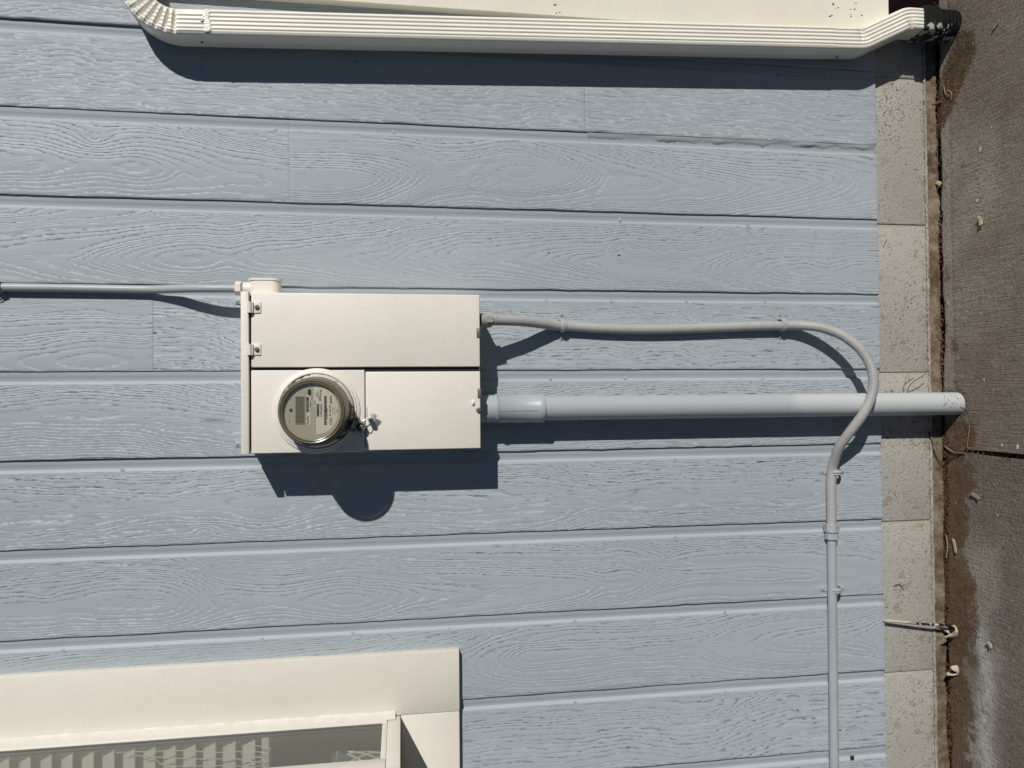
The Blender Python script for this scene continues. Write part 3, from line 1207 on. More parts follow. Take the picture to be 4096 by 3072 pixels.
# dark slit behind the doors
MB().box(bx0 + .006, bx1 - .006, -BD + .007, -BD + .0095, z_lo + .004, z_hi + .003).build('door_gap', M['dark'], box)
d0, d1 = at(1005, 1471, BD), at(1918, 1185, BD)
MB().box(d0.x + .0008, bx1, -BD - .0005, -BD + .006, d1.z, d0.z, .0022, 3).build('door', M['cream'], box, True)
q0, q1 = at(1005, 1480, BD), at(1460, 1808, BD)
MB().box(bx0 - .0015, q0.x - .0008, -BD - .0022, -BD + .006, q1.z, q0.z, .0018, 3).build('socket_panel', M['cream'], box, True)
r0, r1 = at(1461.6, 1487, BD), at(1923, 1793, BD)
MB().box(bx0 + .0005, r0.x, -BD, -BD + .006, r1.z, r0.z, .0022, 3).build('lower_cover', M['cream'], box, True)
# fold lip along the side of each cover
for py in (1229, 1398):
    c = at(1015, py, BD + .004)
    hz = at(988, py, BD + .004).z
    hw = at(1043, py, BD + .004).z
    x0_, x1_ = c.x - .0125, c.x + .0125
    b = MB()
    b.box(x0_, x1_, -BD - .0030, -BD - .0002, hw, hz - .012, .0006)
    b.tube([(x0_, -BD - .006, hz - .0055), (x1_, -BD - .006, hz - .0055)], .0052, 12)
    b.box(x0_, x1_, -BD - .0072, -BD - .003, hz - .013, hz - .006, .0006)
    hg = b.build('hinge', M['cream'], box, True)
    o = screw(box, c.x + .0005, -BD - .003, hw + .0085, .0046, 'zinc', ang=0.1 if py < 1300 else .9)
    o.parent = hg
    o.matrix_parent_inverse = Matrix.Identity(4)
# latches at the lower edge
for px, py, py2 in ((1912, 1311, 1350), (1916, 1553, 1590)):
    a_, b_ = at(px, py, BD), at(px, py2, BD)
    MB().box(b_.x, a_.x, -BD - .003, -BD + .004, a_.z - .005, a_.z + .0018, .0008).build('latch', M['zinc'], box, True)
    MB().box(b_.x - .001, a_.x + .001, -BD - .0012, -BD + .004, a_.z + .0016, a_.z + .0032).build('latch_slot', M['dark'], box)
p = at(1892, 1611, BD)
MB().lathe([(.0066, 0), (.0066, .002), (.005, .0045), (.0022, .0055), (0, .0055)], face_at(p.x, -BD + .0005, p.z) @ Matrix.Diagonal((1, .62, 1, 1)), 20).build('knob', M['cream'], box, True)
p = at(1914, 1640, BD)
screw(box, p.x, -BD - .0005, p.z, .0050, 'zinc', ang=.9)
# sealing tab slot beside the meter
p, p2 = at(1466, 1625, BD), at(1466, 1665, BD)
MB().box(p2.x, p.x, -BD - .002, -BD + .002, p.z - .0012, p.z + .0012, .0006).build('seal_tab', M['caulk'], box, True)
# dried paint nubs on the cover
b = MB()
for _ in range(34):
    x, z = random.uniform(bx0 + .02, bx1 - .02), random.uniform(z_lo + .02, z_hi - .02)
    if abs(x - .06) < .012 or (x < .06 and z > 1.36):
        continue
    b.lathe([(random.uniform(.0005, .0011), 0), (.0004, .0005), (0, .0006)], face_at(x, -BD - .0004, z), 6)
b.build('paint_nub', M['cream'], box, True)['kind'] = 'stuff'
# mounting lugs on the wall beside the cap
for py, sgn in ((1777, -1), (1205, 1)):
    p = at(948, py, .002)
    lug = MB()
    lug.box(p.x - .007, p.x + .007, -.0025, .001, p.z - .02, p.z + .004, .001)
    lug.lathe([(.0042, 0), (.0042, .0016), (.003, .0028), (0, .0028)], face_at(p.x, -.0025, p.z), 12)
    lug.build('mounting_lug', M['conduit'], box, True)

# ------------------------------------------------------------------ electric meter
PB = BD + .0022
mc = at(1268, 1643, PB)
MX, MZ = mc.x, mc.z
# raised boss pressed in the panel and the clamp ring
M['ring'] = flaked_mat('painted_ring_flaking', (0.03, 0.028, 0.027), (0.62, 0.585, 0.52), 0.44, 0.50, 55, 0.35)
M['ring_cream'] = M['cream']


def dm(h):
    return face_at(MX, -PB, MZ)


b = MB()
b.lathe([(.0960, -.001), (.0955, .002), (.0925, .0045), (.0890, .0052), (.0868, .0085), (.0842, .0085), (.0836, -.001)], dm(0), 72)
b.build('socket_rim', M['cream'], box, True)
met = thing('electric_meter', 'round glass electric meter with LCD and barcode label in the cream box', 'electric meter', (MX, -PB, MZ))
b = MB()
b.lathe([(.0832, -.001), (.0832, .006), (.0815, .013), (.0790, .017), (.0765, .0185), (.0750, .017)], dm(0), 72)
b.build('clamp_ring', M['ring'], met, True)
q = NT('smoked_dome_side')
p_ = q.pos()
tr_ = q.node('ShaderNodeBsdfTransparent')
q.put(tr_.inputs[0], (.50, .44, .34))
pr_ = q.node('ShaderNodeBsdfPrincipled')
q.put(pr_.inputs['Base Color'], q.mix(q.noise(p_, 50, 3), (.14, .115, .08), (.23, .195, .14)))
q.put(pr_.inputs['Roughness'], .16)
mx_ = q.node('ShaderNodeMixShader')
mx_.inputs[0].default_value = .60
q.t.links.new(tr_.outputs[0], mx_.inputs[1])
q.t.links.new(pr_.outputs[0], mx_.inputs[2])
q.surface(mx_.outputs[0])
M['dome_side'] = q.m
HF = .100                                    # front of the dome above the panel
b = MB()
b.lathe([(.0755, .016), (.0754, .03), (.0744, .058), (.0722, .080), (.0702, .088), (.0692, .0915), (.0697, .0942), (.0684, .0970), (.0668, .0966)], dm(0), 72)
b.build('dome_side', M['dome_side'], met, True)
M['rim_gold'] = plain_mat('amber_rim', (0.175, 0.145, 0.085), 0.22, 0.0, 0, 100, .8)
b = MB()
b.lathe([(.0668, .0960), (.0675, .0985), (.0660, .1005), (.0645, .0998), (.0642, .0975), (.0632, .0985), (.0618, .1002), (.0604, .0995), (.0600, .0970)], dm(0), 72)
b.build('dome_rim', M['rim_gold'], met, True)
M['dome_glass'] = thin_glass('meter_glass', (.88, .87, .81), .04, .8, .06, (.45, .43, .36))
b = MB()
b.lathe([(.0602, HF - .002), (.0598, HF - .0005), (.055, HF + .0010), (.03, HF + .0026), (0, HF + .0030)], dm(0), 72)
b.build('dome_glass', M['dome_glass'], met, True)
M['plate'] = plain_mat('meter_face_grey', (0.440, 0.432, 0.375), 0.5, 0, 0, 40, .4, .04)
HP = .0915
b = MB()
b.lathe([(.0700, .01), (.0695, .062), (.0655, .064), (.0655, HP - .003), (.0640, HP), (0, HP)], dm(0), 64)
b.build('face_plate', M['plate'], met, True)
YF = -PB - HP                                # plane of the printed face
DF = PB + HP


def fp(cx, cy):
    """point on the meter face; cx, cy measured in the enlarged view of the photo"""
    return at(1150 + .1688 * cx, 1500 + .1688 * cy, DF)


M['lcd'] = plain_mat('lcd_olive', (0.150, 0.140, 0.095), 0.25, 0, 0, 60, .5, .05)
M['label'] = plain_mat('label_paper', (0.70, 0.68, 0.60), 0.55, 0, 0.0003, 90, .3, .05)
M['ink'] = plain_mat('label_ink', (0.030, 0.030, 0.032), 0.6)
M['bezel'] = plain_mat('lcd_bezel', (0.30, 0.29, 0.245), 0.5)
a_, b_ = fp(200, 520), fp(392, 1140)
MB().box(b_.x, a_.x, YF - .0006, YF + .001, b_.z, a_.z, .0004).build('lcd_display', M['lcd'], met)
b = MB()
t_ = .0016
b.box(b_.x - t_, a_.x + t_, YF - .0014, YF - .0001, a_.z, a_.z + t_)
b.box(b_.x - t_, a_.x + t_, YF - .0014, YF - .0001, b_.z - t_, b_.z)
b.box(a_.x, a_.x + t_, YF - .0014, YF - .0001, b_.z, a_.z)
b.box(b_.x - t_, b_.x, YF - .0014, YF - .0001, b_.z, a_.z)
b.build('display_frame', M['bezel'], met)
# nameplate: a segment with a straight upper edge and a round lower edge
e1, e2 = fp(628, 285), fp(610, 1408)
zl = (e1.z + e2.z) / 2
Rl = .0585
arc = []
pts = [(e2.x + .002, zl), (e1.x - .002, zl), (e1.x, zl - .003)]
xm = (e1.x + e2.x) / 2
lowz = fp(1205, 840).z
hw = (e1.x - e2.x) / 2
for i in range(1, 28):
    t = PI * i / 28
    pts.append((xm + hw * math.cos(t) ** 1 if True else 0, zl - .004 - (zl - .004 - lowz) * math.sin(t) ** .86))
pts.append((e2.x, zl - .003))
b = MB()
b.poly([(x, YF - .0004, z) for x, z in pts])
bmesh.ops.recalc_face_normals(b.bm, faces=b.bm.faces)
b.build('nameplate', M['label'], met)
a_, b_ = fp(448, 482), fp(545, 1190)
MB().box(b_.x, a_.x, YF - .0005, YF + .0005, b_.z, a_.z, .0002).build('barcode_sticker', M['label'], met)
YP = YF - .0009
b = MB()


def tx(s, cx, cy_start, cy_end, hcap, bold=0.0):
    """line of print: baseline at cx (enlarged view), running from cy_start up to cy_end"""
    p0, p1 = fp(cx, cy_start), fp(cx, cy_end)
    hgt = hcap * .1688 * .00052 / .70
    cu_w = abs(p1.x - p0.x)
    mb_ = MB()
    text_rows(s, hgt, 0, 0, 0, mb_, 'LEFT', bold * hgt)
    xs_ = [v.co.x for v in mb_.bm.verts]
    k_ = cu_w / (max(xs_) - min(xs_))
    bmesh.ops.transform(mb_.bm, matrix=Matrix.Translation((p0.x, YP, p0.z)) @ Matrix.Diagonal((k_, 1, 1, 1)) @ Matrix.Translation((-min(xs_), 0, 0)), verts=mb_.bm.verts)
    me_ = bpy.data.meshes.new('t')
    mb_.bm.to_mesh(me_)
    mb_.bm.free()
    b.bm.from_mesh(me_)
    bpy.data.meshes.remove(me_)


def bars(cx0, cx1, cy0, cy1, seed, n_=34):
    r_ = random.Random(seed)
    pos_ = cy0
    st = (cy1 - cy0) / n_
    while pos_ < cy1 - st:
        wd = st * r_.choice((.45, .45, .9, 1.2))
        pA, pB_ = fp(cx0, pos_), fp(cx1, min(pos_ + wd, cy1))
        b.box(pB_.x, pA.x, YP - .0001, YP, pB_.z, pA.z)
        pos_ += wd + st * r_.choice((.45, .5, .9))


tx('CL200 240V 3W 60Hz FM2S Kh 1.30TA', 668, 1390, 600, 36)
tx('CC031706552', 822, 995, 690, 44, .012)
tx('*LUF603170455?'.replace('?', '2*'), 955, 1040, 770, 24)
tx('031 706 552', 1028, 975, 715, 36, .02)
tx('SENSUS', 1052, 672, 492, 44, .02)
tx('TYPE iSA3', 1085, 918, 772, 24)
tx('Watthour Meter', 1130, 950, 742, 22)
tx('10/12', 1188, 890, 797, 30, .01)
tx('iCON', 1056, 1180, 1025, 60)
tx('NV', 796, 612, 524, 46, .03)
tx('Energy', 796, 520, 340, 46)
tx('FlexNet', 508, 1165, 960, 58)
tx('49095618', 548, 765, 622, 22, .02)
bars(445, 508, 515, 893, 1)
bars(690, 752, 685, 997, 2)
bars(868, 930, 497, 1190, 3, 60)
# mountain emblem: a fan of five blades
for i in range(6):
    cy_a = 372 + i * 14
    pA, pB_, pC, pD = fp(735, 560 - i * 28), fp(735, 545 - i * 28), fp(640 + abs(i - 2) * 18, 470 - i * 20), fp(648 + abs(i - 2) * 18, 478 - i * 20)
    b.poly([(v.x, YP, v.z) for v in (pA, pB_, pC, pD)])
b.build('label_print', M['ink'], met)['kind'] = 'stuff'
# small marks and button on the face plate
for cx, cy, w_, h_ in ((65, 560, 26, 60), (50, 1090, 26, 64), (1155, 580, 40, 62), (1140, 1105, 30, 55)):
    pA, pB_ = fp(cx - w_ / 2, cy - h_ / 2), fp(cx + w_ / 2, cy + h_ / 2)
    MB().box(pB_.x, pA.x, YF - .0003, YF + .0005, pB_.z, pA.z).build('face_mark', M['bezel'], met)
p = fp(80, 832)
MB().lathe([(.0034, 0), (.0034, .0012), (.0026, .0018), (0, .0018)], face_at(p.x, YF, p.z), 20).build('button', M['dark'], met, True)
pA, pB_ = fp(520, 370), fp(520, 445)
b = MB()
b.box(pB_.x, pA.x, YF - .0015, YF, pA.z - .0032, pA.z + .0032)
b.lathe([(.0032, -.001), (.0032, .0015), (0, .0015)], face_at(pA.x, YF, pA.z), 16)
b.lathe([(.0032, -.001), (.0032, .0015), (0, .0015)], face_at(pB_.x, YF, pB_.z), 16)
b.build('optical_port', M['blackp'], met, True)
# clamp lugs with the barrel lock
b = MB()
lk = at(1441, 1707, PB + .012)
an = math.atan2(lk.z - MZ, lk.x - MX)
for da in (-.16, .16):
    c_, s_ = math.cos(an + da), math.sin(an + da)
    b.tube([(MX + .080 * c_, -PB - .007, MZ + .080 * s_), (MX + .094 * c_, -PB - .008, MZ + .094 * s_), (lk.x, -PB - .008, lk.z)], .0042, 10)
b.build('clamp_lug', M['zinc'], met, True)

lock = thing('barrel_lock', 'round steel barrel lock clamping the meter ring', 'lock', (lk.x, -PB, lk.z))
MB().lathe([(.0118, -.010), (.0118, .010), (.0108, .0125), (.0086, .0125), (.0084, .0085), (0, .0085)],
           face_at(lk.x, -PB - .003, lk.z), 28).build('lock_body', M['zinc'], lock, True)
sl = at(1484, 1682, PB + .012)
MB().lathe([(.0083, 0), (.0083, .0016), (0, .0016)], face_at(lk.x, -PB - .0115, lk.z), 24).build('key_bore', M['dark'], lock, True)
MB().lathe([(.0050, 0), (.0050, .0022), (.0030, .0030), (0, .0026)], face_at(lk.x - .001, -PB - .0115, lk.z - .002), 20).build('lock_pin', M['zinc'], lock, True)
seal = thing('wire_seal', 'small clear plastic padlock seal with a blue plug hanging from the barrel lock', 'seal', (sl.x, -PB, sl.z))
M['clear'] = thin_glass('clear_plastic', (.86, .85, .80), .12, 1.0, .42, (.62, .60, .54))
M['blue'] = plain_mat('blue_plastic', (0.008, 0.055, 0.13), 0.3, 0, 0, 200, .5)
MB().lathe([(.0054, 0), (.0054, .012), (.0046, .0135), (0, .0135)], face_at(sl.x, -PB - .006, sl.z), 24).build('blue_plug', M['blue'], seal, True)
b = MB()
b.lathe([(.0066, 0), (.0066, .011), (.0058, .0115)], face_at(sl.x, -PB - .005, sl.z), 24)
tp = at(1500, 1668, PB + .012)
b.prism([(-.006, -.004), (.006, -.004), (.007, .004), (.004, .010), (-.003, .011), (-.007, .005)], .0022,
        face_at(tp.x, -PB - .012, tp.z) @ Matrix.Rotation(R(-35), 4, 'Z'))
b.build('seal_body', M['clear'], seal, True)
b = MB()
b.tube(smooth_path([(lk.x + .010, -PB - .010, lk.z + .004), (lk.x + .013, -PB - .013, lk.z - .004), (sl.x + .004, -PB - .012, sl.z + .006), (sl.x, -PB - .010, sl.z + .002)], 6), .0011, 8)
b.tube(smooth_path([(lk.x - .002, -PB - .010, lk.z - .012), (lk.x - .001, -PB - .014, lk.z - .016), (sl.x - .006, -PB - .012, sl.z + .002), (sl.x - .002, -PB - .010, sl.z)], 6), .0011, 8)
b.build('wire_shackle', M['steel'], seal, True)
b = MB()
b.box(tp.x - .005, tp.x + .005, -PB - .0146, -PB - .0141, tp.z - .001, tp.z - .0002)
for i in range(5):
    b.box(tp.x - .0045 + i * .002, tp.x - .0035 + i * .002, -PB - .0146, -PB - .0141, tp.z + .0012, tp.z + .0034)
b.build('seal_print', M['ink'], seal)

# ------------------------------------------------------------------ conduits
def strap(name_parent, c, along, half, r, two=True, one_side=None, mat='conduit', width=.014):
    """pipe strap: band over the pipe with screwed tabs. c centre on wall, along = pipe direction (unit, in wall plane)"""
    n_ = Vector((-along.z, 0, along.x))
    rows_ = []
    steps = 20
    prof_ = []
    for i in range(steps + 1):
        t = PI * i / steps
        prof_.append((math.cos(t) * (r + .0012), -(r) - math.sin(t) * (r + .0012)))
    prof_ = [(r + .0012, -.001)] + prof_ + [(-r - .0012, -.001)]
    for s_, k in ((-width / 2, 0), (-width / 2, .0012), (-width * .22, .0012), (-width * .1, .0022), (width * .1, .0022), (width * .22, .0012), (width / 2, .0012), (width / 2, 0)):
        row = []
        for a, y in prof_:
            sc = 1 + k / r
            row.append((c.x + n_.x * a * sc + along.x * s_, y * (1 + (k / r) * (1 if y < -.002 else 0)), c.z + n_.z * a * sc + along.z * s_))
        rows_.append(row)
    b_ = MB()
    b_.grid(rows_)
    sides = [1, -1] if two else [one_side]
    for sd in sides:
        m_ = face_at(c.x + n_.x * sd * (r + .013), -.0002, c.z + n_.z * sd * (r + .013)) @ Matrix.Rotation(math.atan2(n_.z * sd, n_.x * sd), 4, 'Z')
        w_ = width / 2
        out_ = [(-.014, -w_), (.002, -w_)] + [(.002 + w_ * math.sin(t), -w_ * math.cos(t)) for t in np.linspace(.2, PI - .2, 9)] + [(.002, w_), (-.014, w_)]
        b_.prism(out_, .0018, m_)
    o_ = b_.build('strap', M[mat], name_parent, True)
    for sd in sides:
        x_, z_ = c.x + n_.x * sd * (r + .0145), c.z + n_.z * sd * (r + .0145)
        s2 = screw(name_parent, x_, -.0014, z_, .0034, mat, 'strap_screw', ang=random.uniform(0, 3))
        s2.parent = o_
        s2.matrix_parent_inverse = Matrix.Identity(4)
    return o_


# big riser pipe into the ground
PR, PY = .0302, -.047
pc = at(2600, 1628, -PY)
riser = thing('riser_pipe', 'thick painted conduit pipe running from the box underside down into the slab', 'pipe', (pc.x, PY, GZ))
q = NT('riser_paint')
p_ = q.pos()
zz_ = q.sep(p_)[2]
nn = q.noise(q.scale(p_, (10, 10, 5)), 1.0, 4, .6)
low = q.math('ADD', zz_, q.math('MULTIPLY', q.math('SUBTRACT', nn, .5), .35))
c_ = q.mix(q.step(low, .30, .20), (0.40, 0.42, 0.43), (0.49, 0.51, 0.51))
c_ = q.mix(q.math('MULTIPLY', q.step(q.noise(q.scale(p_, (12, 12, 7)), 1.0, 3), .56, .58), q.step(zz_, .30, .1)), c_, (0.50, 0.53, 0.55))
chip = q.math('MULTIPLY', q.step(q.noise(p_, 150, 3, .6), .60, .63), q.step(zz_, -.10, -.17))
c_ = q.mix(chip, c_, (.03, .025, .02))
q.principled(c_, .38, 0, q.bump(q.noise(p_, 160, 3), .0004), .4)
M['riser'] = q.m
zs0, zs1 = at(1975, 1640, .05).z, at(2172, 1640, .05).z
MB().tube([(pc.x, PY, zs1 + .02), (pc.x, PY, .6), (pc.x, PY, .3), (pc.x, PY, 0), (pc.x, PY, -.24)], PR, 40).build('pipe', M['riser'], riser, True)
b = MB()
b.lathe([(.0335, z_lo + .006), (.0335, zs0 - .002), (.0350, zs0 - .003)], Matrix.Translation((pc.x, PY, 0)), 48)
b.lathe([(.0350, zs0 - .002), (.0352, zs0 - .004), (.0352, zs0 - .010), (.0346, zs0 - .011), (.0346, zs1 + .014), (.0352, zs1 + .013), (.0352, zs1), (.0345, zs1 - .0015), (.030, zs1 - .0015)],
        Matrix.Translation((pc.x, PY, 0)), 48)
b.build('coupling', M['conduit'], riser, True)
b = MB()
for i in range(60):
    t = 2 * PI * i / 60
    m_ = Matrix.Translation((pc.x, PY, 0)) @ Matrix.Rotation(t, 4, 'Z')
    bb = bmesh.new()
    bmesh.ops.create_cube(bb, size=1)
    bmesh.ops.transform(bb, matrix=m_ @ Matrix.Translation((.0352, 0, zs0 - .0075)) @ Matrix.Diagonal((.0016, .0016, .007, 1)), verts=bb.verts)
    b._merge(bb)
b.build('knurl', M['conduit'], riser)['kind'] = 'stuff'
b = MB()
b.tube([(pc.x - .004, PY - .0348, zs0 - .012), (pc.x - .0045, PY - .0348, zs1 + .014)], .0007, 6)
b.build('seam', M['conduit'], riser, True)

# flexible conduit
FR = .0125
fl = [(1935, 1281, .088), (1990, 1281, .078), (2080, 1284, .060), (2160, 1293, .036), (2245, 1303, .0155), (2450, 1315, .0135), (2650, 1317, .0135), (2900, 1309, .0135),
      (3050, 1304, .0145), (3120, 1303, .0165), (3200, 1302, .026), (3280, 1310, .043), (3357, 1336, .060), (3410, 1370, .072), (3450, 1408, .082), (3482, 1462, .092), (3494, 1525, .097),
      (3484, 1590, .097), (3450, 1660, .090), (3398, 1730, .070), (3357, 1789, .045), (3335, 1850, .022), (3328, 1885, .0150), (3325, 1930, .0135), (3325, 1990, .0135), (3326, 2050, .0135), (3326, 2104, .0135)]
fpts = smooth_path([at(*p) for p in fl], 12)
flex = thing('flexible_conduit', 'grey flexible conduit looping from the box over the riser pipe', 'conduit', tuple(fpts[0]))
# resample finely so the helical ribs read
fine = [fpts[0]]
for p in fpts[1:]:
    d = (p - fine[-1]).length
    n_ = max(1, int(d / .0011))
    st = fine[-1].copy()
    for i in range(1, n_ + 1):
        fine.append(st.lerp(p, i / n_))
MB().tube(fine, FR, 18, True, lambda i, s: 1 + .022 * math.sin(2 * PI * s / .0052)).build('jacket', M['flex'], flex, True)
t0 = (fpts[2] - fpts[0]).normalized()
hexm = Matrix.Translation(fpts[0]) @ t0.to_track_quat('Z', 'Y').to_matrix().to_4x4()
b = MB()
b.prism([(.0185 * math.cos(PI / 4 * i + .2), .0185 * math.sin(PI / 4 * i + .2)) for i in range(8)], .015, hexm @ Matrix.Translation((0, 0, .002)))
b.lathe([(.013, -.012), (.0165, -.012), (.0165, .004), (.013, .004)], hexm, 20)
b.build('gland_nut', M['flex'], flex, True)
for px, py, r_ in ((2245, 1305, .0135), (3118, 1303, .0140)):
    strap(flex, at(px, py, 0.0), Vector((0, 0, -1)), None, r_)
strap(flex, at(3327, 1885, 0), Vector((1, 0, 0.0)), None, .0138)

# rigid conduit running on to the left
ER = .0117
c0_, c1_ = at(3326, 2104, .0135), at(3337, 3072, .0125)
ext = c1_ + (c1_ - c0_).normalized() * .9
rig = thing('rigid_conduit', 'straight grey metal conduit low on the siding, leading out of the photo', 'conduit', tuple(c0_))
MB().tube([c0_, c0_.lerp(ext, .3), ext], ER, 24).build('tube', M['conduit'], rig, True)
ax = (c1_ - c0_).normalized()
m_ = Matrix.Translation(c0_) @ ax.to_track_quat('Z', 'Y').to_matrix().to_4x4()
b = MB()
hexo = [(.0200 * math.cos(PI / 3 * i + .1), .0200 * math.sin(PI / 3 * i + .1)) for i in range(6)]
b.prism(hexo, .014, m_ @ Matrix.Translation((0, 0, -.004)))
b.lathe([(.012, .009), (.0182, .010), (.0188, .013), (.0178, .016), (.0150, .0162)], m_, 24)
b.build('compression_nut', M['conduit'], rig, True)
b = MB()
b.prism([(.0170 * math.cos(PI / 4 * i + .3), .0170 * math.sin(PI / 4 * i + .3)) for i in range(8)], .016, m_ @ Matrix.Translation((0, 0, .0185)))
b.lathe([(.0150, .0155), (.0150, .019), (.0125, .036), (.0116, .0365)], m_, 24)
b.build('connector', M['conduit'], rig, True)
strap(rig, at(3328, 2352, 0), Vector((1, 0, 0)), None, .0128)
strap(rig, at(3328, 2352, 0) + Vector((-1.0, 0, 0)), Vector((1, 0, 0)), None, .0128)

# thin conduit from above and the pull elbow beside the box
cp = [(-260, 1146, .0105), (0, 1149, .0105), (300, 1153, .0105), (520, 1157, .0105), (610, 1158, .013), (690, 1156, .026), (770, 1154, .043), (850, 1154, .052), (960, 1154, .054)]
cpts = smooth_path([at(*p) for p in cp], 8)
thin = thing('thin_conduit', 'thin blue-grey metal conduit coming down to the box top corner', 'conduit', tuple(cpts[-1]))
MB().tube(cpts, .0094, 20).build('tube', M['conduit'], thin, True)
strap(thin, at(2, 1151, 0), Vector((0, 0, -1)), None, .0102, two=False, one_side=-1, width=.016)
lb = thing('conduit_body', 'cream pull elbow fitting on the upper right corner of the meter box', 'conduit fitting', tuple(at(1050, 1140, .05)))
l0, l1 = at(1000, 1150, .055), at(1125, 1150, .055)
xb0, xb1 = at(1060, 1166, .055).x, at(1060, 1126, .055).x
stad = []
hz_, hd_ = (l0.z - l1.z) / 2, .019
for i in range(24):
    t = 2 * PI * i / 24
    stad.append(((hz_ - hd_) * (1 if math.cos(t) > 0 else -1) + hd_ * math.cos(t), hd_ * math.sin(t)))
cz_ = (l0.z + l1.z) / 2
mm = Matrix(((0, 0, 1, 0), (0, 1, 0, 0), (1, 0, 0, 0), (0, 0, 0, 1)))    # local x -> z, local z -> +x
b = MB()
b.prism(stad, xb1 - xb0 + .012, Matrix.Translation((xb0 - .012, -.055, cz_)) @ mm)
b.build('body', M['cream'], lb, True)
b = MB()
b.prism([(p[0] * 1.08, p[1] * 1.10) for p in stad], .005, Matrix.Translation((xb1 + .0005, -.055, cz_)) @ mm)
b.build('cover', M['cream'], lb, True)
for dz in (-.027, .027):
    screw(lb, xb1 + .005, -.055, cz_ + dz, .0032, 'cream', 'cover_screw', axis=Matrix(((0, 0, 1, 0), (0, 1, 0, 0), (1, 0, 0, 0), (0, 0, 0, 1))))
h0 = at(962, 1154, .054)
b = MB()
b.tube([(h0.x, h0.y, at(975, 1154, .054).z), (h0.x, h0.y, l0.z - .012)], .0145, 20)
b.build('hub', M['cream'], lb, True)
b = MB()
b.prism([(.0165 * math.cos(PI / 3 * i), .0165 * math.sin(PI / 3 * i)) for i in range(6)], .0125, Matrix.Translation((h0.x, h0.y, at(966, 1154, .054).z)))
b.build('lock_nut', M['cream'], lb, True)

# ------------------------------------------------------------------ garden window
wn = thing('garden_window', 'projecting cream framed garden window at the lower left corner of the photo', 'window', (-1.3, 0, 1.29))
tx0 = -.768
MB().box(tx0 + .0006, -.6195, -.0215, .003, 1.150, TOP, .0018, 2).build('trim_board', M['trim'], wn, True)
MB().box(-2.25, tx0 - .0002, -.0212, .003, 1.1505, 1.2915, .0018, 2).build('trim_board', M['trim'], wn, True)
WX, WZ, WD = tx0, 1.2925, .262
MB().box(WX - .034, WX, -WD, -.0205, WZ, WZ + .030, .0015).build('bottom_rail', M['trim'], wn, True)
MB().box(WX - .0105, WX + .0012, -.050, -.0205, WZ + .031, TOP, .0015).build('back_stile', M['trim'], wn, True)
MB().box(WX - .034, WX + .0005, -WD, -WD + .034, WZ + .031, TOP, .0015).build('front_stile', M['trim'], wn, True)
MB().box(WX - .010, WX - .0008, -WD + .034, -.050, WZ + .0305, WZ + .0420, .0012).build('glazing_bead', M['trim'], wn, True)
MB().box(-2.2, WX - .0345, -WD, -WD + .034, WZ, WZ + .045, .0015).build('front_rail', M['trim'], wn, True)
MB().box(-2.2, WX - .0345, -WD + .034, .05, WZ, WZ + .020).build('shelf', M['trim'], wn)
# smeared caulk along the back stile
rows = []
for i in range(160):
    z = WZ + .012 + i * (TOP - WZ - .012) / 159
    w_ = .0035 * lattice1(np.array([z]), .02, 31)[0] * .35
    w2_ = .0035 * lattice1(np.array([z]), .05, 32)[0] * .4
    rows.append([(WX + .0125 + w_, -.0216, z), (WX + .010 + w_ * .5, -.0240, z), (WX + .006, -.0295 + w2_ * .3, z), (WX + .0016, -.0430 + w2_, z), (WX + .0012, -.0445 + w2_, z)])
MB().grid(rows).build('caulk_bead', M['caulk'], wn, True)
MB().box(WX - .012, WX - .0030, -.0545, -.0500, WZ + .042, TOP).build('gasket', plain_mat('grey_gasket', (.10, .105, .105), .5), wn)
M['pane'] = thin_glass('window_glass', (.82, .84, .81), .035, 1.0, .045, (.55, .54, .48))  # diffuse share paints a pale reflection haze over the panes
MB().box(WX - .009, WX - .005, -WD + .033, -.051, WZ + .036, TOP).build('side_pane', M['pane'], wn)
MB().box(-2.2, WX - .035, -WD + .012, -WD + .016, WZ + .044, TOP).build('front_pane', M['pane'], wn)
# room behind
room = MB()
room.box(-2.6, -.70, 1.6, 1.65, .6, TOP)
room.box(-2.65, -2.6, .05, 1.65, .6, TOP)
room.box(-.70, -.65, .051, 1.65, .6, TOP)
room.box(-2.65, -.65, .05, 1.65, .55, .6)
room.box(-2.65, -.65, -.3, 1.65, TOP, TOP + .05)
o = room.build('interior_wall', plain_mat('room_grey', (.42, .42, .39), .8))
o['kind'] = 'structure'
bl = thing('window_blind', 'white horizontal slat blind hanging inside the garden window', 'blind', (-1.3, .02, 1.6))
M['slat'] = plain_mat('white_vinyl_slat', (.62, .61, .57), .5)
zb = at(1085, 3000, -.02).z
bx_a, bx_b = -2.0, WX - .013
nsl = int((TOP - .05 - zb) / .0435)
sl_me = None
for i in range(nsl):
    z = zb + .045 + i * .0435
    if sl_me is None:
        b = MB()
        b.box(bx_a, bx_b, -.0245, .0245, -.0014, .0014, .0006)
        o = b.build('slat', M['slat'], bl, True)
        sl_me = o.data
    else:
        o = bpy.data.objects.new('slat', sl_me)
        COL.objects.link(o)
        o.parent = bl
        o.matrix_parent_inverse = Matrix.Translation(-Vector(bl.location))
    o.location = (0, -.028, z)
    o.rotation_euler = (R(54), 0, 0)
MB().box(bx_a, bx_b, -.050, -.010, zb - .008, zb + .010, .003).build('bottom_bar', M['slat'], bl, True)
M['cord'] = plain_mat('white_cord', (.62, .61, .56), .7)
b = MB()
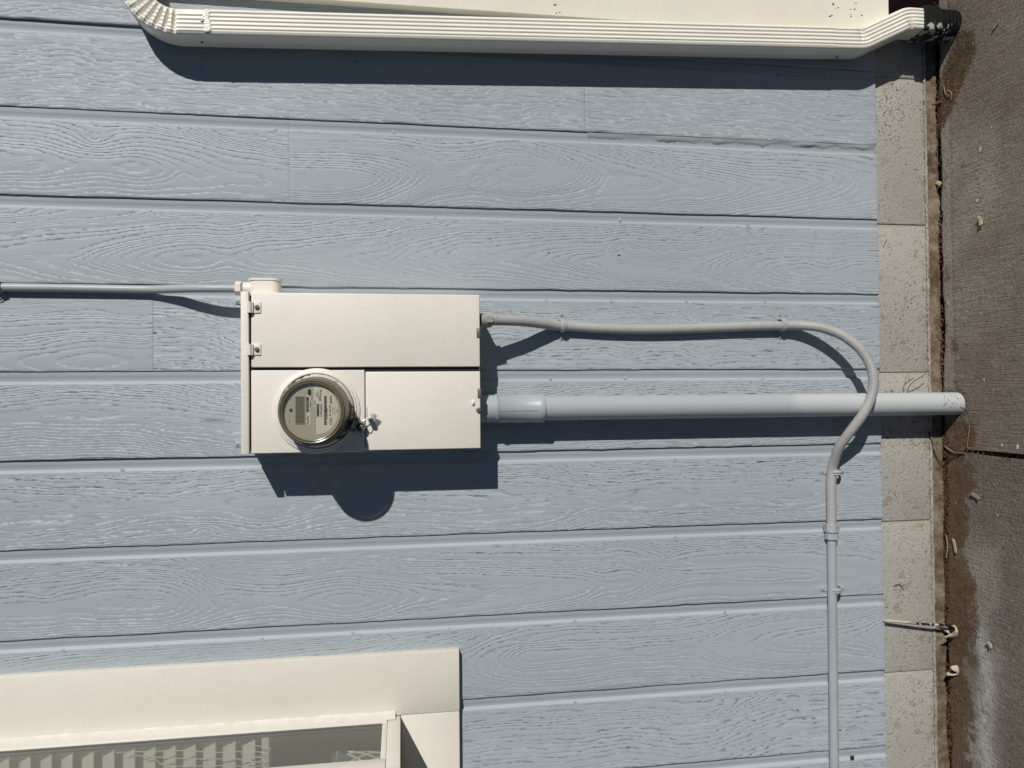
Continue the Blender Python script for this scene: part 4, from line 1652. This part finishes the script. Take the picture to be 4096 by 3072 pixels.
for i in range(4):
    x = WX - .020 - i * .010
    z = zb + .02 + i * .01
    pts = [(x, -.060, z + .30 - .05 * i), (x, -.075 - .012 * i, z + .16), (x - .006, -.085 - .008 * i, z + .08), (x, -.100 - .010 * i, z + .03), (x - .008, -.118, z - .01 - .012 * i),
           (x, -.105, z - .04 - .006 * i), (x - .004, -.080, z - .02), (x, -.070, z + .01)]
    b.tube(smooth_path(pts, 8), .0010, 6)
b.build('cord', M['cord'], bl, True)
# cut-crystal vase on the shelf
vx, vy = WX - .085, -.135
vase = thing('crystal_vase', 'cut crystal vase with diamond pattern standing on the window shelf', 'vase', (vx, vy, WZ + .02))
M['crystal'] = thin_glass('crystal', (.86, .87, .86), .02, 1.0, .03, (.7, .7, .7), 1.9)
prof = [(.040, .004), (.046, .010), (.052, .05), (.055, .10), (.058, .128), (.0575, .131), (.0555, .128), (.052, .10), (.049, .05), (.042, .012), (.0, .010)]
MB().lathe(prof, Matrix.Translation((vx, vy, WZ + .02)), 40).build('glass_body', M['crystal'], vase, True)
b = MB()
for k in range(12):
    for sg in (1, -1):
        ln = []
        for i in range(11):
            h_ = .012 + .085 * i / 10
            rad = .0465 + (.055 - .0465) * min(1, h_ / .1) + .0012
            an_ = 2 * PI * k / 12 + sg * 1.05 * i / 10
            ln.append((vx + rad * math.cos(an_), vy + rad * math.sin(an_), WZ + .02 + h_))
        b.tube(ln, .0021, 5)
b.build('diamond_cut', thin_glass('crystal_edge', (.75, .76, .75), .06, 1.0, .65, (.88, .88, .86), 2.0), vase, True)  # bright diffuse share stands in for glints on the cut edges
b = MB()
for i in range(44):
    t = 2 * PI * i / 44
    b.lathe([(.0, -.002), (.0022, 0), (0, .002)], Matrix.Translation((vx + .0575 * math.cos(t), vy + .0575 * math.sin(t), WZ + .02 + .120)), 5)
b.build('beaded_rim', bpy.data.materials['crystal_edge'], vase, True)

# ------------------------------------------------------------------ small things at ground level
# black cable dropping out from under the siding to a broken stub
M['pvc'] = flaked_mat('broken_pvc', (0.52, 0.45, 0.35), (0.30, 0.22, 0.15), 0.50, 0.62, 50)
M['cable'] = flaked_mat('painted_over_cable', (0.014, 0.014, 0.015), (0.50, 0.47, 0.42), 0.53, 0.55, 70)
w0 = [at(3536, 2482, .004), at(3600, 2487, .008), at(3700, 2497, .012), at(3780, 2500, .018)]
w0 = [Vector((p.x, p.y, p.z)) for p in w0] + [on_ground(3800, 2505, GZ + .006)]
cb_ = thing('cable', 'black cable with flaked cream paint hanging down the foundation blocks', 'cable', tuple(w0[0]))
sp_ = smooth_path(w0, 8)
nn_ = int(len(sp_) * .42)
MB().tube(sp_[:nn_ + 1], .0037, 10).build('painted_length', M['pvc'], cb_, True)
MB().tube(sp_[nn_:], .0034, 10).build('bare_length', M['cable'], cb_, True)


def stub(px, py, r_, h_, gap, label, seed):
    g = random.Random(seed)
    p = on_ground(px, py)
    t_ = thing('broken_stub', label, 'pipe stub', tuple(p))
    rows_ = []
    n_ = 30
    hs = [h_ * (.55 + .45 * math.sin(i * .35 + seed)) * g.uniform(.85, 1.1) for i in range(n_)]
    rows_o = []
    for i in range(n_):
        t = gap + (2 * PI - gap * 1.3) * i / (n_ - 1)
        c_, s_ = math.cos(t), math.sin(t)
        hh = hs[i]
        rows_o.append([(p.x + r_ * c_, p.y + r_ * s_, GZ - .02), (p.x + r_ * 1.03 * c_, p.y + r_ * 1.03 * s_, GZ + hh * .5), (p.x + r_ * .97 * c_, p.y + r_ * .97 * s_, GZ + hh),
                       (p.x + (r_ - .0028) * .97 * c_, p.y + (r_ - .0028) * .97 * s_, GZ + hh), (p.x + (r_ - .003) * c_, p.y + (r_ - .003) * s_, GZ - .02)])
    MB().grid(rows_o).build('shell', M['pvc'], t_, True)
    MB().lathe([(r_ - .0035, 0), (0, 0)], Matrix.Translation((p.x, p.y, GZ + .0015)), 20).build('dark_bore', M['dark'], t_)
    return t_


stub(3812, 2522, .018, .030, 1.3, 'broken cream pipe stub at the foot of the black cable', 2)
stub(3818, 2676, .016, .022, 2.0, 'broken cream pipe stub further left along the footing, holding dead leaves', 5)


def chip(px, py, w_, l_, ang, mat, name, label, cat, lift=.0012, curl=.004):
    p = on_ground(px, py)
    b_ = MB()
    rows_ = []
    for i in range(6):
        u_ = i / 5 - .5
        rows_.append([(u_ * l_, v_ * w_ * (1 - .5 * abs(u_) + random.uniform(-.1, .1)), curl * (u_ * 2) ** 2 * .5 + curl * .4 * (v_ + .5)) for v_ in (-.5, -.2, .2, .5)])
    b_.grid(rows_)
    o_ = b_.build(name, mat, None, True)
    o_.location = (p.x, p.y, GZ + lift)
    o_.rotation_euler = (0, 0, ang)
    sol = o_.modifiers.new('thickness', 'SOLIDIFY')
    sol.thickness = .0008
    tag(o_, label, cat)
    return o_


M['chip'] = plain_mat('cream_paint_chip', (.40, .35, .27), .6)
M['tan'] = plain_mat('tan_chip', (.29, .23, .155), .7)
M['leaf'] = plain_mat('dry_leaf', (.42, .34, .20), .7)
chip(3905, 1985, .012, .030, 1.2, M['tan'], 'wood_chip', 'tan rectangular chip lying on the slab below the joint', 'chip')
chip(3822, 2185, .012, .040, .25, M['chip'], 'paint_chip', 'long cream flake leaning at the footing edge', 'chip', .002, .0015)
chip(3926, 884, .011, .026, .3, M['leaf'], 'dry_leaf', 'curled dry leaf lying alone on the upper slab', 'leaf', .001, .008)
chip(3988, 100, .006, .028, 2.2, M['chip'], 'paint_chip', 'thin cream sliver on the slab beside the black drain', 'chip')
chip(3965, 2580, .012, .016, .8, M['chip'], 'stone_chip', 'small pale square chip near the white bloom on the slab', 'chip', .002, .006)
chip(3763, 735, .012, .022, 1.0, M['leaf'], 'dry_leaf', 'dry leaf caught in the gap beside the footing', 'leaf', .002, .008)
M['spot'] = plain_mat('white_paint_spot', (.62, .61, .58), .6, 0, .002, 200)
for px, py, s in ((3924, 594, .010), (3910, 802, .008), (3796, 1214, .006), (3938, 1518, .005), (4073, 1788, .009), (4010, 1780, .006), (3968, 507, .006), (3795, 1041, .004), (3870, 1245, .003), (3993, 2060, .004), (3880, 1220, .003)):
    p = on_ground(px, py)
    b = MB()
    b.poly([(p.x + s * random.uniform(.45, 1) * math.cos(t), p.y + s * random.uniform(.45, 1) * math.sin(t) * .8, GZ + .0012) for t in np.linspace(0, 2 * PI, 12)[:-1]])
    bmesh.ops.recalc_face_normals(b.bm, faces=b.bm.faces)
    o = b.build('paint_spot', M['spot'], bpy.data.objects['concrete_slab'])
# pebbles in the joint
M['pebble'] = plain_mat('reddish_pebble', (.16, .075, .05), .7)
for (px, py, s, lb_) in ((3893, 1806, .006, 'largest reddish pebble in the slab joint'), (3912, 1812, .005, 'reddish pebble in the slab joint just right of the largest one'),
                        (3885, 1816, .004, 'small reddish pebble at the wall end of the slab joint'), (3935, 1815, .004, 'small reddish pebble in the slab joint farthest from the wall')):
    p = on_ground(px, py, GZ - .004)
    bb = grit(p.x, p.y, p.z, s)
    b = MB()
    b._merge(bb)
    o = b.build('pebble', M['pebble'], None, True)
    tag(o, lb_, 'pebble', 'pebbles in the slab joint')

# straw, twigs and roots
def straw(pts, r_, mat, label):
    P = []
    for a in pts:
        P.append(at(a[0], a[1], a[2]) if len(a) == 3 and a[2] != 'g' else on_ground(a[0], a[1], GZ + .004))
    o_ = MB().tube(smooth_path(P, 6), r_, 6).build('twig' if mat == 'rot' else 'straw', M[mat], None, True)
    tag(o_, label, 'twig' if mat == 'rot' else 'straw')
    return o_


straw([(3625, 1590, .0), (3640, 1540, .012), (3680, 1510, .02), (3706, 1495, .016)], .0009, 'rot', 'thin dark blade arching over the foundation beside the riser pipe')
straw([(3612, 1572, .0), (3622, 1520, .008), (3640, 1490, .016), (3665, 1468, .02)], .0008, 'twig', 'pale grass blade standing beside the dark blade on the blocks')
straw([(3718, 1730, -.008), (3735, 1800, -.006), (3755, 1840, -.004), (3775, 1860, 'g')], .0014, 'rot', 'forked dark twig lying across the footing below the riser')
straw([(3775, 1860, 'g'), (3810, 1830, 'g'), (3860, 1806, 'g')], .0013, 'rot', 'dark twig reaching from the footing to the slab joint')
straw([(3778, 1784, 'g'), (3810, 1806, 'g'), (3860, 1812, 'g')], .0014, 'twig', 'bent straw pointing into the slab joint')
straw([(3868, 1790, 'g'), (3872, 1750, 'g'), (3880, 1700, 'g')], .0010, 'twig', 'straw lying on the soil below the riser pipe')
straw([(3775, 340, 'g'), (3780, 370, 'g'), (3800, 385, 'g')], .0011, 'twig', 'curved straw on the soil beside the drain')
straw([(3790, 360, 'g'), (3806, 372, 'g'), (3804, 398, 'g')], .0011, 'twig', 'hooked straw at the tip of the drain soil')
straw([(3730, 408, -.006), (3745, 410, -.004), (3768, 405, 'g')], .0011, 'twig', 'short pale straw across the footing near the drain')
straw([(3575, 2345, -.0105), (3592, 2338, -.009), (3605, 2345, -.009), (3612, 2357, -.0105)], .0010, 'rot', 'small curved twig stuck on the foundation block')
straw([(3533, 988, -.0105), (3540, 970, -.008), (3548, 955, -.010)], .0010, 'twig', 'tiny dry stalk caught under the siding edge')
straw([(3785, 2140, 'g'), (3790, 2190, 'g'), (3784, 2230, 'g')], .0018, 'twig', 'splintered straw standing at the footing edge')
# dark red speck on the siding
p = at(3408, 3030, .001)
o = MB().box(p.x - .005, p.x + .005, -.0045, .0005, p.z - .0045, p.z + .0045, .001).build('red_tab', M['red'], None, True)
tag(o, 'tiny dark red tab stuck on the siding beside the rigid conduit', 'tab')
